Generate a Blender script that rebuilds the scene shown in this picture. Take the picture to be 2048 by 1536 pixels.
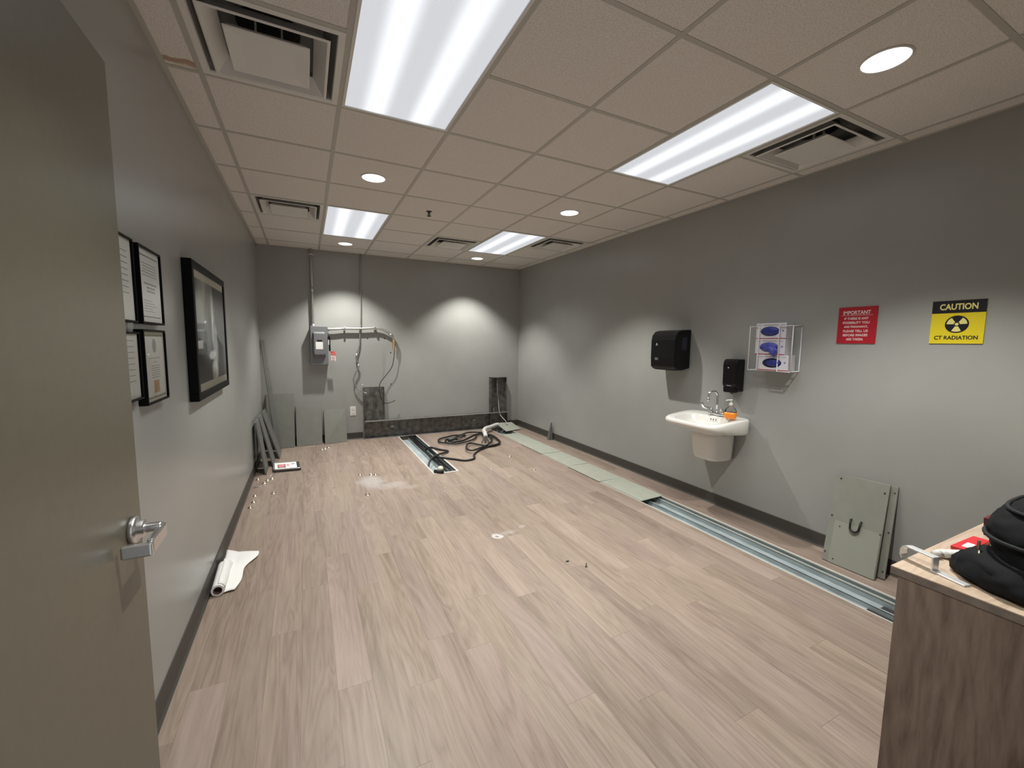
import bpy, bmesh, math, random
from mathutils import Vector, Matrix, Euler
random.seed(7)
R = math.radians
scene = bpy.context.scene
for o in list(bpy.data.objects):
    bpy.data.objects.remove(o)

# ------------------------------------------------------------------ constants
XL, XR, YB, YN, H = -0.154, 3.784, 4.017, -2.45, 2.743
T = 0.6096

# ------------------------------------------------------------------ camera
cam_d = bpy.data.cameras.new('camera')
cam_d.sensor_fit = 'HORIZONTAL'
cam_d.sensor_width = 36.0
cam_d.lens = 36.0 * 831.17 / 2048.0
cam_d.clip_start = 0.02
cam = bpy.data.objects.new('camera', cam_d)
scene.collection.objects.link(cam)
_rv = Vector((-0.0997896, 0.0108004, -0.4585172))
cam.matrix_world = Matrix.Translation((0.406, -2.5651, 1.4784)) @ Matrix.Rotation(_rv.length, 4, _rv.normalized()) @ Matrix.Rotation(R(90), 4, 'X')
scene.camera = cam

# ------------------------------------------------------------------ world, exposure
w = bpy.data.worlds.new('world')
scene.world = w
w.use_nodes = True
w.node_tree.nodes['Background'].inputs[0].default_value = (0.9, 0.93, 1.0, 1)
w.node_tree.nodes['Background'].inputs[1].default_value = 0.6
scene.view_settings.view_transform = 'Standard'
scene.view_settings.look = 'None'
scene.view_settings.gamma = 1.0
scene.view_settings.use_curve_mapping = False
scene.view_settings.exposure = 0.0

SPOT_W = 188.0        # recessed downlights
SPOT_ANGLE = 100.0
SPOT_BLEND = 0.55
PANEL_W = 8.0        # fluorescent panels
PANEL_SPREAD = 104.0
LAMP_COL = (1.0, 0.985, 0.93)
PANEL_COL = (0.93, 0.965, 1.0)

# ------------------------------------------------------------------ helpers
col = scene.collection

def wloc(o):
    v = Vector((0, 0, 0))
    while o is not None:
        v = v + o.location
        o = o.parent
    return v

def tag(o, label=None, cat=None, group=None, kind=None):
    if label: o['label'] = label
    if cat: o['category'] = cat
    if group: o['group'] = group
    if kind: o['kind'] = kind
    return o

def thing(name, label, cat, loc=(0, 0, 0), group=None):
    o = bpy.data.objects.new(name, None)
    o.empty_display_size = 0.05
    col.objects.link(o)
    o.location = loc
    return tag(o, label, cat, group)

class MB:
    """collects shapes (world coordinates) into one mesh"""
    def __init__(self):
        self.v, self.f, self.s = [], [], []
    def add(self, verts, faces, smooth=False):
        b = len(self.v)
        self.v += [Vector(p) for p in verts]
        for f in faces:
            self.f.append([b + i for i in f]); self.s.append(smooth)
        return self
    def box(self, x0, x1, y0, y1, z0, z1):
        return self.add([(x0,y0,z0),(x1,y0,z0),(x1,y1,z0),(x0,y1,z0),(x0,y0,z1),(x1,y0,z1),(x1,y1,z1),(x0,y1,z1)],
                        [(0,3,2,1),(4,5,6,7),(0,1,5,4),(1,2,6,5),(2,3,7,6),(3,0,4,7)])
    def slab(self, c4, t):
        """4 corners (ccw seen from front), thickness t away from the normal"""
        c = [Vector(p) for p in c4]
        n = (c[1]-c[0]).cross(c[3]-c[0]).normalized()
        d = [p - n*t for p in c]
        return self.add(c + d, [(0,1,2,3),(7,6,5,4),(0,4,5,1),(1,5,6,2),(2,6,7,3),(3,7,4,0)])
    def bar(self, a, b, wd, ht, up=(0,0,1)):
        a, b = Vector(a), Vector(b)
        d = (b-a).normalized(); u = Vector(up)
        s = d.cross(u).normalized(); u = s.cross(d).normalized()
        vs = []
        for p in (a, b):
            for i, j in ((-1,-1),(1,-1),(1,1),(-1,1)):
                vs.append(p + s*i*wd/2 + u*j*ht/2)
        return self.add(vs, [(3,2,1,0),(4,5,6,7),(0,1,5,4),(1,2,6,5),(2,3,7,6),(3,0,4,7)])
    def rings(self, rs, cap0=True, cap1=True, smooth=True, close=False):
        n = len(rs[0]); vs = [p for r in rs for p in r]; fs = []
        m = len(rs)
        for k in range(m if close else m-1):
            k2 = (k+1) % m
            for i in range(n):
                j = (i+1) % n
                fs.append((k*n+i, k*n+j, k2*n+j, k2*n+i))
        if not close:
            if cap0: fs.append(tuple(range(n-1, -1, -1)))
            if cap1: fs.append(tuple((m-1)*n+i for i in range(n)))
        return self.add(vs, fs, smooth)
    def tube(self, pts, r, seg=10, closed=False, smooth_path=0):
        P = [Vector(p) for p in pts]
        if smooth_path: P = catmull(P, smooth_path, closed)
        rr = r if callable(r) else (lambda t: r)
        n = len(P); rs = []
        prev = None
        for i in range(n):
            a = P[(i-1) % n] if (closed or i > 0) else P[i]
            b = P[(i+1) % n] if (closed or i < n-1) else P[i]
            d = (b-a).normalized()
            if prev is None:
                ref = Vector((0,0,1)) if abs(d.z) < 0.9 else Vector((1,0,0))
                u = d.cross(ref).normalized()
            else:
                u = (prev - d*prev.dot(d))
                u = u.normalized() if u.length > 1e-6 else d.orthogonal().normalized()
            prev = u; w_ = d.cross(u)
            rad = rr(i/(n-1))
            rs.append([P[i] + (u*math.cos(2*math.pi*k/seg) + w_*math.sin(2*math.pi*k/seg))*rad for k in range(seg)])
        return self.rings(rs, close=closed)
    def lathe(self, prof, c, axis='Z', seg=20, smooth=True, cap=True):
        """prof: list of (radius, height) from c along axis (may be '-X' etc)"""
        sg = -1 if axis[0] == '-' else 1
        ax = axis[-1]; c = Vector(c); rs = []
        for r, h in prof:
            ring = []
            for k in range(seg):
                a = 2*math.pi*k/seg; x, y = r*math.cos(a), r*math.sin(a)
                if ax == 'Z': p = Vector((x, y*sg, h*sg))
                elif ax == 'X': p = Vector((h*sg, x, y*sg))
                else: p = Vector((y*sg, h*sg, x))
                ring.append(c + p)
            rs.append(ring)
        return self.rings(rs, cap, cap, smooth)
    def prism(self, poly, fn, d0, d1, smooth=False):
        """poly of 2D points; fn(u, v, d) -> world; extruded d0..d1"""
        n = len(poly)
        vs = [fn(u, v, d0) for u, v in poly] + [fn(u, v, d1) for u, v in poly]
        fs = [tuple(range(n-1, -1, -1)), tuple(range(n, 2*n))]
        b = len(self.v); self.v += [Vector(p) for p in vs]
        for f in fs: self.f.append([b+i for i in f]); self.s.append(False)
        for i in range(n):
            j = (i+1) % n
            self.f.append([b+i, b+j, b+n+j, b+n+i]); self.s.append(smooth)
        return self
    def pieces(self, name, mat, parent, **kw):
        """one object for each loose piece"""
        par = list(range(len(self.v)))
        def find(a):
            while par[a] != a:
                par[a] = par[par[a]]; a = par[a]
            return a
        for f in self.f:
            for i in f[1:]: par[find(i)] = find(f[0])
        grp = {}
        for f, s_ in zip(self.f, self.s): grp.setdefault(find(f[0]), []).append((f, s_))
        for fs in grp.values():
            ids = sorted({i for f, _ in fs for i in f}); mp = {a: k for k, a in enumerate(ids)}
            m = MB(); m.v = [self.v[i] for i in ids]
            for f, s_ in fs: m.f.append([mp[i] for i in f]); m.s.append(s_)
            m.build(name, mat, parent, **kw)
    def build(self, name, mat, parent=None, origin=None, bevel=0, seg=2, weld=False, recalc=True):
        me = bpy.data.meshes.new(name)
        off = wloc(parent) if parent is not None else Vector(origin or (0, 0, 0))
        me.from_pydata([tuple(p - off) for p in self.v], [], self.f)
        for p, s in zip(me.polygons, self.s): p.use_smooth = s
        bm = bmesh.new(); bm.from_mesh(me)
        if weld: bmesh.ops.remove_doubles(bm, verts=bm.verts, dist=1e-5)
        if recalc: bmesh.ops.recalc_face_normals(bm, faces=bm.faces)
        bm.to_mesh(me); bm.free()
        me.materials.append(mat)
        o = bpy.data.objects.new(name, me)
        col.objects.link(o)
        if parent is not None: o.parent = parent
        else: o.location = off
        if bevel:
            m = o.modifiers.new('bevel', 'BEVEL'); m.width = bevel; m.segments = seg
            m.limit_method = 'ANGLE'; m.angle_limit = R(35)
        return o

def catmull(P, k, closed=False):
    n = len(P); out = []
    rng = range(n if closed else n-1)
    for i in rng:
        p0 = P[(i-1) % n] if (closed or i > 0) else P[i]
        p1 = P[i]; p2 = P[(i+1) % n]
        p3 = P[(i+2) % n] if (closed or i+2 < n) else p2
        for j in range(k):
            t = j/k
            out.append(0.5*((2*p1) + (p2-p0)*t + (2*p0-5*p1+4*p2-p3)*t*t + (3*p1-p0-3*p2+p3)*t**3))
    if not closed: out.append(P[-1])
    return out

def sring(cx, cy, rx, ry, z, n=4.0, seg=48, rot=0):
    r = []
    for k in range(seg):
        a = 2*math.pi*k/seg; c, s = math.cos(a), math.sin(a)
        x = rx*math.copysign(abs(c)**(2/n), c); y = ry*math.copysign(abs(s)**(2/n), s)
        r.append(Vector((cx + x*math.cos(rot) - y*math.sin(rot), cy + x*math.sin(rot) + y*math.cos(rot), z)))
    return r

def rrect(x0, x1, y0, y1, r, seg=5):
    p = []
    for cx, cy, a0 in ((x1-r, y1-r, 0), (x0+r, y1-r, 90), (x0+r, y0+r, 180), (x1-r, y0+r, 270)):
        for k in range(seg+1):
            a = R(a0 + 90*k/seg); p.append((cx + r*math.cos(a), cy + r*math.sin(a)))
    return p

def part(name, mat, parent, fn, split=False, **kw):
    m = MB(); fn(m); return m.pieces(name, mat, parent, **kw) if split else m.build(name, mat, parent, **kw)

def copy_tree(o, parent=None):
    c = o.copy(); col.objects.link(c)
    if parent is not None: c.parent = parent
    for ch in list(o.children):
        copy_tree(ch, c)
    return c

def text_mb(body, wd, ht, fn, d0=0.0, d1=0.0006, bold=0.02, align='C', cx=0, cy=0):
    """lettering fitted into wd x ht centred on (cx, cy) of the surface fn(u, v, d)"""
    cu = bpy.data.curves.new('lettering', 'FONT'); cu.body = body; cu.offset = bold; cu.resolution_u = 3
    o = bpy.data.objects.new('lettering', cu); col.objects.link(o)
    dg = bpy.context.evaluated_depsgraph_get()
    me = bpy.data.meshes.new_from_object(o.evaluated_get(dg))
    xs = [v.co.x for v in me.vertices]; ys = [v.co.y for v in me.vertices]
    x0, x1, y0, y1 = min(xs), max(xs), min(ys), max(ys)
    m = MB()
    sx = wd/(x1-x0); sy = ht/(y1-y0)
    vs = [fn(cx + (v.co.x-x0)*sx - wd/2, cy + (v.co.y-y0)*sy - ht/2, d1) for v in me.vertices]
    m.add(vs, [tuple(p.vertices) for p in me.polygons])
    bpy.data.objects.remove(o); bpy.data.curves.remove(cu); bpy.data.meshes.remove(me)
    return m

# ------------------------------------------------------------------ materials
def nmat(name):
    m = bpy.data.materials.new(name); m.use_nodes = True
    nt = m.node_tree; b = nt.nodes['Principled BSDF']
    return m, nt, b

def N(nt, typ, **kw):
    n = nt.nodes.new(typ)
    for k, v in kw.items():
        if k in n.inputs.keys() if hasattr(n.inputs, 'keys') else False: n.inputs[k].default_value = v
        else: setattr(n, k, v)
    return n

def pbr(name, c, rough=0.5, metal=0.0, noise=0.0, nscale=20.0, bump=0.0, bscale=200.0, spec=0.5, coat=0.0):
    m, nt, b = nmat(name)
    b.inputs['Base Color'].default_value = (*c, 1)
    b.inputs['Roughness'].default_value = rough
    b.inputs['Metallic'].default_value = metal
    b.inputs['Specular IOR Level'].default_value = spec
    b.inputs['Coat Weight'].default_value = coat
    geo = nt.nodes.new('ShaderNodeTexCoord')
    if noise:
        t = nt.nodes.new('ShaderNodeTexNoise'); t.inputs['Scale'].default_value = nscale; t.inputs['Detail'].default_value = 4
        nt.links.new(geo.outputs['Object'], t.inputs['Vector'])
        mr = nt.nodes.new('ShaderNodeMapRange'); mr.inputs[1].default_value = 0.3; mr.inputs[2].default_value = 0.7
        mr.inputs[3].default_value = 1-noise; mr.inputs[4].default_value = 1+noise
        nt.links.new(t.outputs[0], mr.inputs[0])
        mx = nt.nodes.new('ShaderNodeVectorMath'); mx.operation = 'SCALE'; mx.inputs[0].default_value = c
        nt.links.new(mr.outputs[0], mx.inputs['Scale'])
        nt.links.new(mx.outputs[0], b.inputs['Base Color'])
    if bump:
        t2 = nt.nodes.new('ShaderNodeTexNoise'); t2.inputs['Scale'].default_value = bscale; t2.inputs['Detail'].default_value = 3
        nt.links.new(geo.outputs['Object'], t2.inputs['Vector'])
        bp = nt.nodes.new('ShaderNodeBump'); bp.inputs['Strength'].default_value = bump; bp.inputs['Distance'].default_value = 0.002
        nt.links.new(t2.outputs[0], bp.inputs['Height']); nt.links.new(bp.outputs[0], b.inputs['Normal'])
    return m

M = {}
M['wall'] = pbr('grey_paint', (0.350, 0.353, 0.334), 0.28, noise=0.03, nscale=3, bump=0.12, bscale=260)
M['base'] = pbr('vinyl_base', (0.060, 0.054, 0.047), 0.55)
M['tbar'] = pbr('ceiling_grid_paint', (0.47, 0.445, 0.395), 0.45)
M['white_metal'] = pbr('white_enamel', (0.72, 0.70, 0.66), 0.4)
M['pan'] = pbr('shade_grey_pan', (0.20, 0.195, 0.185), 0.6)  # diffuser interior: the shade up inside is put into this darker colour
M['black_hole'] = pbr('duct_black', (0.006, 0.006, 0.006), 0.9)
M['door'] = pbr('door_laminate', (0.128, 0.116, 0.082), 0.34, noise=0.04, nscale=40)
M['chrome'] = pbr('satin_chrome', (0.72, 0.72, 0.73), 0.30, 1.0)
M['bchrome'] = pbr('bright_chrome', (0.8, 0.8, 0.8), 0.08, 1.0)
M['soft_chrome'] = pbr('brushed_bright_metal', (0.80, 0.82, 0.84), 0.38, 0.65)
M['black'] = pbr('black_plastic', (0.005, 0.005, 0.006), 0.30, spec=0.3)
M['black_frame'] = pbr('black_frame_wood', (0.004, 0.004, 0.004), 0.5, spec=0.12)
M['fabric'] = pbr('black_nylon', (0.005, 0.0055, 0.007), 0.8, spec=0.25, bump=0.5, bscale=900, noise=0.2, nscale=15)
M['fabric2'] = pbr('black_nylon_panel', (0.014, 0.016, 0.019), 0.65, spec=0.3, bump=0.4, bscale=900)
M['paper'] = pbr('white_paper', (0.86, 0.85, 0.82), 0.7)
M['cream_paper'] = pbr('cream_paper', (0.80, 0.78, 0.69), 0.7)
M['print_grey'] = pbr('print_grey', (0.42, 0.42, 0.42), 0.7)
M['print_dark'] = pbr('print_dark', (0.10, 0.10, 0.11), 0.7)
M['print_olive'] = pbr('print_olive', (0.32, 0.30, 0.20), 0.7)
M['gold'] = pbr('gold_seal', (0.62, 0.40, 0.16), 0.5)
M['ceramic'] = pbr('white_ceramic', (0.80, 0.78, 0.73), 0.12, coat=0.3)
M['dark'] = pbr('dark_void', (0.01, 0.01, 0.01), 0.7)
M['plate'] = pbr('sage_enamel', (0.345, 0.355, 0.295), 0.5, noise=0.06, nscale=9)
M['plate2'] = pbr('grey_panel_enamel', (0.19, 0.194, 0.168), 0.5, noise=0.05, nscale=9)
M['plate3'] = pbr('dark_grey_enamel', (0.14, 0.142, 0.132), 0.5, noise=0.08, nscale=9)
M['plate4'] = pbr('olive_grey_enamel', (0.215, 0.219, 0.188), 0.5, noise=0.05, nscale=9)
M['plate5'] = pbr('leaning_plate_enamel', (0.245, 0.25, 0.212), 0.5, noise=0.06, nscale=9)
M['trim'] = pbr('bright_edge_trim', (0.66, 0.64, 0.57), 0.35, 0.2)
M['boxgrey'] = pbr('switch_box_grey', (0.17, 0.175, 0.18), 0.45)
M['wire_w'] = pbr('white_coated_wire', (0.80, 0.80, 0.79), 0.35)
M['carton'] = pbr('white_carton', (0.66, 0.65, 0.69), 0.6)
M['carton_in'] = pbr('navy_carton_opening', (0.006, 0.008, 0.05), 0.7)
M['glove'] = pbr('blue_nitrile', (0.022, 0.032, 0.21), 0.5, noise=0.35, nscale=30, bump=0.8, bscale=60)
M['glove2'] = pbr('violet_blue_nitrile', (0.065, 0.075, 0.36), 0.5, noise=0.25, nscale=35, bump=0.8, bscale=60)
M['redline'] = pbr('red_print', (0.45, 0.01, 0.03), 0.6)
M['bluedot'] = pbr('pale_blue_print', (0.22, 0.24, 0.42), 0.6)
M['sign_red'] = pbr('sign_red', (0.42, 0.012, 0.025), 0.4)
M['sign_yel'] = pbr('sign_yellow', (0.74, 0.60, 0.02), 0.4)
M['sign_blk'] = pbr('sign_black', (0.006, 0.006, 0.010), 0.45)
M['sign_wht'] = pbr('sign_lettering_white', (0.82, 0.66, 0.64), 0.5)
M['sign_let_y'] = pbr('sign_lettering_yellow', (0.80, 0.72, 0.25), 0.5)
M['cable'] = pbr('black_rubber', (0.010, 0.009, 0.009), 0.5)
M['emt'] = pbr('galvanised_conduit', (0.60, 0.60, 0.58), 0.33, 0.85)
M['flexc'] = pbr('flexible_conduit', (0.40, 0.40, 0.39), 0.4, 0.7)
M['white_pl'] = pbr('white_plastic', (0.78, 0.77, 0.72), 0.4)
M['tube_w'] = pbr('pale_hose', (0.66, 0.64, 0.60), 0.4)
M['cap'] = pbr('pale_green_cap', (0.75, 0.78, 0.60), 0.4)
M['brass'] = pbr('nickel_brass', (0.80, 0.72, 0.55), 0.2, 1.0)
M['red'] = pbr('red_card', (0.62, 0.02, 0.03), 0.5)
M['darkred'] = pbr('dark_red_cover', (0.12, 0.012, 0.015), 0.5)
M['pink'] = pbr('pink_print', (0.72, 0.26, 0.28), 0.6)
M['tagred'] = pbr('tag_red', (0.66, 0.12, 0.12), 0.5)
M['w_or'] = pbr('orange_wire', (0.34, 0.16, 0.07), 0.5)
M['w_br'] = pbr('brown_wire', (0.20, 0.11, 0.05), 0.5)
M['w_ye'] = pbr('cream_wire', (0.62, 0.55, 0.36), 0.5)
M['cardboard'] = pbr('cardboard_core', (0.10, 0.06, 0.05), 0.8)
M['graydark'] = pbr('dark_steel', (0.07, 0.07, 0.072), 0.45, 0.5)
M['subfloor'] = pbr('subfloor', (0.12, 0.09, 0.07), 0.9)

def steel(name, c, rough, metal, streak=0.25):
    m, nt, b = nmat(name)
    tc = nt.nodes.new('ShaderNodeTexCoord')
    mp = nt.nodes.new('ShaderNodeMapping'); mp.inputs['Scale'].default_value = (9, 3.5, 9)
    nt.links.new(tc.outputs['Object'], mp.inputs[0])
    t = nt.nodes.new('ShaderNodeTexNoise'); t.inputs['Scale'].default_value = 1.6; t.inputs['Detail'].default_value = 6
    nt.links.new(mp.outputs[0], t.inputs['Vector'])
    vo = nt.nodes.new('ShaderNodeTexVoronoi'); vo.inputs['Scale'].default_value = 60
    nt.links.new(tc.outputs['Object'], vo.inputs['Vector'])
    ad = nt.nodes.new('ShaderNodeMath'); ad.operation = 'MULTIPLY_ADD'; ad.inputs[1].default_value = 0.0
    nt.links.new(vo.outputs['Distance'], ad.inputs[0]); nt.links.new(t.outputs[0], ad.inputs[2])
    rp = nt.nodes.new('ShaderNodeValToRGB')
    rp.color_ramp.elements[0].position = 0.32; rp.color_ramp.elements[1].position = 0.72
    rp.color_ramp.elements[0].color = (*[x*(1-streak) for x in c], 1); rp.color_ramp.elements[1].color = (*[min(1, x*(1+streak)) for x in c], 1)
    nt.links.new(ad.outputs[0], rp.inputs[0]); nt.links.new(rp.outputs[0], b.inputs['Base Color'])
    b.inputs['Roughness'].default_value = rough; b.inputs['Metallic'].default_value = metal
    return m
M['galv'] = steel('galvanised_steel', (0.34, 0.392, 0.398), 0.5, 0.08, 0.18)
M['galv_dark'] = steel('weathered_steel', (0.17, 0.165, 0.155), 0.45, 0.5, 0.45)

def blobs(nt, vec, specs, base):
    """colour = base, then smooth ellipses mixed over it. specs: (cx,cy,rx,ry,soft,color,amount) on the first two coords"""
    sep = nt.nodes.new('ShaderNodeSeparateXYZ'); nt.links.new(vec, sep.inputs[0])
    cur = base
    for cx, cy, rx, ry, soft, c, amt in specs:
        def ax(sock, c0, r0):
            a = nt.nodes.new('ShaderNodeMath'); a.operation = 'SUBTRACT'; nt.links.new(sock, a.inputs[0]); a.inputs[1].default_value = c0
            d = nt.nodes.new('ShaderNodeMath'); d.operation = 'DIVIDE'; nt.links.new(a.outputs[0], d.inputs[0]); d.inputs[1].default_value = r0
            p = nt.nodes.new('ShaderNodeMath'); p.operation = 'MULTIPLY'; nt.links.new(d.outputs[0], p.inputs[0]); nt.links.new(d.outputs[0], p.inputs[1])
            return p.outputs[0]
        s = nt.nodes.new('ShaderNodeMath'); s.operation = 'ADD'
        nt.links.new(ax(sep.outputs[0], cx, rx), s.inputs[0]); nt.links.new(ax(sep.outputs[1], cy, ry), s.inputs[1])
        mr = nt.nodes.new('ShaderNodeMapRange'); mr.interpolation_type = 'SMOOTHSTEP'
        mr.inputs[1].default_value = 1.0; mr.inputs[2].default_value = max(0.0, 1.0-soft); mr.inputs[3].default_value = 0; mr.inputs[4].default_value = amt
        nt.links.new(s.outputs[0], mr.inputs[0])
        mx = nt.nodes.new('ShaderNodeMix'); mx.data_type = 'RGBA'
        nt.links.new(mr.outputs[0], mx.inputs[0])
        if isinstance(cur, tuple): mx.inputs[6].default_value = (*cur, 1)
        else: nt.links.new(cur, mx.inputs[6])
        mx.inputs[7].default_value = (*c, 1)
        cur = mx.outputs[2]
    return cur

def wood(name, dark, mid, light, scale=(14, 1.1, 14), rough=0.42, per_object=True, stains=None, tone=0.12, ring=0.30):
    m, nt, b = nmat(name)
    tc = nt.nodes.new('ShaderNodeTexCoord'); oi = nt.nodes.new('ShaderNodeObjectInfo')
    off = nt.nodes.new('ShaderNodeVectorMath'); off.operation = 'MULTIPLY_ADD'
    cr = nt.nodes.new('ShaderNodeCombineXYZ')
    for i in range(3): nt.links.new(oi.outputs['Random'], cr.inputs[i])
    off.inputs[1].default_value = (37.3, 91.7, 13.1) if per_object else (0, 0, 0)
    nt.links.new(cr.outputs[0], off.inputs[0]); nt.links.new(tc.outputs['Object'], off.inputs[2])
    mp = nt.nodes.new('ShaderNodeMapping'); mp.inputs['Scale'].default_value = scale
    nt.links.new(off.outputs[0], mp.inputs[0])
    n1 = nt.nodes.new('ShaderNodeTexNoise'); n1.inputs['Scale'].default_value = 0.55; n1.inputs['Detail'].default_value = 3; n1.inputs['Distortion'].default_value = 0.6
    nt.links.new(mp.outputs[0], n1.inputs['Vector'])
    # growth rings: the soft noise field cut into bands (cathedral grain)
    ml = nt.nodes.new('ShaderNodeMath'); ml.operation = 'MULTIPLY'; ml.inputs[1].default_value = 11.0
    nt.links.new(n1.outputs[0], ml.inputs[0])
    fr = nt.nodes.new('ShaderNodeMath'); fr.operation = 'PINGPONG'; fr.inputs[1].default_value = 0.5
    nt.links.new(ml.outputs[0], fr.inputs[0])
    n2 = nt.nodes.new('ShaderNodeTexNoise'); n2.inputs['Scale'].default_value = 5.0; n2.inputs['Detail'].default_value = 6; n2.inputs['Roughness'].default_value = 0.65
    mp2 = nt.nodes.new('ShaderNodeMapping'); mp2.inputs['Scale'].default_value = (0.8, 0.8, 0.8)
    nt.links.new(mp.outputs[0], mp2.inputs[0]); nt.links.new(mp2.outputs[0], n2.inputs['Vector'])
    n3 = nt.nodes.new('ShaderNodeTexNoise'); n3.inputs['Scale'].default_value = 0.30; n3.inputs['Detail'].default_value = 2
    nt.links.new(mp.outputs[0], n3.inputs['Vector'])
    a1 = nt.nodes.new('ShaderNodeMath'); a1.operation = 'MULTIPLY_ADD'; a1.inputs[1].default_value = ring; nt.links.new(fr.outputs[0], a1.inputs[0])
    a2 = nt.nodes.new('ShaderNodeMath'); a2.operation = 'MULTIPLY_ADD'; a2.inputs[1].default_value = 0.42; nt.links.new(n2.outputs[0], a2.inputs[0])
    a3 = nt.nodes.new('ShaderNodeMath'); a3.operation = 'MULTIPLY'; a3.inputs[1].default_value = 0.55; nt.links.new(n3.outputs[0], a3.inputs[0])
    nt.links.new(a3.outputs[0], a2.inputs[2]); nt.links.new(a2.outputs[0], a1.inputs[2])
    rp = nt.nodes.new('ShaderNodeValToRGB')
    e = rp.color_ramp.elements; e[0].position = 0.36; e[1].position = 0.78; e[0].color = (*dark, 1); e[1].color = (*light, 1)
    x = rp.color_ramp.elements.new(0.55); x.color = (*mid, 1)
    nt.links.new(a1.outputs[0], rp.inputs[0])
    # per-plank tone
    mr = nt.nodes.new('ShaderNodeMapRange'); mr.inputs[3].default_value = 1-tone; mr.inputs[4].default_value = 1+tone
    nt.links.new(oi.outputs['Random'], mr.inputs[0])
    sc = nt.nodes.new('ShaderNodeVectorMath'); sc.operation = 'SCALE'
    nt.links.new(rp.outputs[0], sc.inputs[0]); nt.links.new(mr.outputs[0], sc.inputs['Scale'])
    out = sc.outputs[0]
    # slow drift between pinkish and straw-coloured boards
    n4 = nt.nodes.new('ShaderNodeTexNoise'); n4.inputs['Scale'].default_value = 0.22; n4.inputs['Detail'].default_value = 2
    nt.links.new(mp.outputs[0], n4.inputs['Vector'])
    r4 = nt.nodes.new('ShaderNodeValToRGB'); r4.color_ramp.elements[0].position = 0.35; r4.color_ramp.elements[1].position = 0.65
    r4.color_ramp.elements[0].color = (1.03, 0.965, 0.97, 1); r4.color_ramp.elements[1].color = (1.02, 0.987, 0.915, 1)
    nt.links.new(n4.outputs[0], r4.inputs[0])
    mu = nt.nodes.new('ShaderNodeVectorMath'); mu.operation = 'MULTIPLY'
    nt.links.new(out, mu.inputs[0]); nt.links.new(r4.outputs[0], mu.inputs[1])
    out = mu.outputs[0]
    if stains:
        g = nt.nodes.new('ShaderNodeNewGeometry')
        nn = nt.nodes.new('ShaderNodeTexNoise'); nn.inputs['Scale'].default_value = 7; nn.inputs['Detail'].default_value = 5
        nt.links.new(g.outputs['Position'], nn.inputs['Vector'])
        vm = nt.nodes.new('ShaderNodeVectorMath'); vm.operation = 'MULTIPLY_ADD'; vm.inputs[1].default_value = (0.12, 0.12, 0)
        nt.links.new(nn.outputs['Color'], vm.inputs[0]); nt.links.new(g.outputs['Position'], vm.inputs[2])
        sh = nt.nodes.new('ShaderNodeVectorMath'); sh.operation = 'ADD'; sh.inputs[1].default_value = (-0.06, -0.06, 0)
        nt.links.new(vm.outputs[0], sh.inputs[0])
        out = blobs(nt, sh.outputs[0], stains, out)
    nt.links.new(out, b.inputs['Base Color'])
    b.inputs['Roughness'].default_value = rough
    bp = nt.nodes.new('ShaderNodeBump'); bp.inputs['Strength'].default_value = 0.10; bp.inputs['Distance'].default_value = 0.001
    nt.links.new(n2.outputs[0], bp.inputs['Height']); nt.links.new(bp.outputs[0], b.inputs['Normal'])
    return m

DUST = (0.42, 0.385, 0.36)
M['plank'] = wood('vinyl_plank', (0.186, 0.143, 0.115), (0.268, 0.215, 0.178), (0.338, 0.279, 0.234), rough=0.42, tone=0.06,
    stains=[(0.98, 1.93, 0.17, 0.22, 0.9, DUST, 0.75), (1.12, 1.72, 0.26, 0.12, 0.95, DUST, 0.5), (1.30, 1.60, 0.15, 0.08, 0.95, DUST, 0.3),
            (1.677, 0.225, 0.055, 0.055, 0.6, (0.55, 0.53, 0.51), 0.9), (1.677, 0.225, 0.022, 0.022, 0.6, (0.22, 0.18, 0.15), 0.9),
            (1.79, 0.25, 0.09, 0.04, 0.95, DUST, 0.45), (1.92, 0.29, 0.04, 0.03, 0.9, DUST, 0.5)])
M['cab_side'] = wood('cabinet_laminate', (0.070, 0.050, 0.039), (0.190, 0.146, 0.117), (0.320, 0.258, 0.215), scale=(11, 11, 1.3), rough=0.5, per_object=False, tone=0.0, ring=0.20)
M['cab_top'] = wood('cabinet_top_laminate', (0.36, 0.28, 0.20), (0.50, 0.41, 0.31), (0.60, 0.51, 0.41), scale=(1.5, 12, 12), rough=0.45, per_object=False, tone=0.0)

# ceiling tile: off-white mineral fibre with fine pits and one old water mark
m, nt, b = nmat('mineral_fibre_tile'); M['tile'] = m
tc = nt.nodes.new('ShaderNodeTexCoord'); g = nt.nodes.new('ShaderNodeNewGeometry')
t1 = nt.nodes.new('ShaderNodeTexNoise'); t1.inputs['Scale'].default_value = 180; t1.inputs['Detail'].default_value = 3
nt.links.new(g.outputs['Position'], t1.inputs['Vector'])
rp = nt.nodes.new('ShaderNodeValToRGB'); rp.color_ramp.elements[0].color = (0.62, 0.58, 0.535, 1); rp.color_ramp.elements[1].color = (0.77, 0.725, 0.675, 1)
rp.color_ramp.elements[0].position = 0.38; rp.color_ramp.elements[1].position = 0.55
nt.links.new(t1.outputs[0], rp.inputs[0])
tn = nt.nodes.new('ShaderNodeTexNoise'); tn.inputs['Scale'].default_value = 14; tn.inputs['Detail'].default_value = 4
nt.links.new(g.outputs['Position'], tn.inputs['Vector'])
vm = nt.nodes.new('ShaderNodeVectorMath'); vm.operation = 'MULTIPLY_ADD'; vm.inputs[1].default_value = (0.10, 0.10, 0)
nt.links.new(tn.outputs['Color'], vm.inputs[0]); nt.links.new(g.outputs['Position'], vm.inputs[2])
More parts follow.
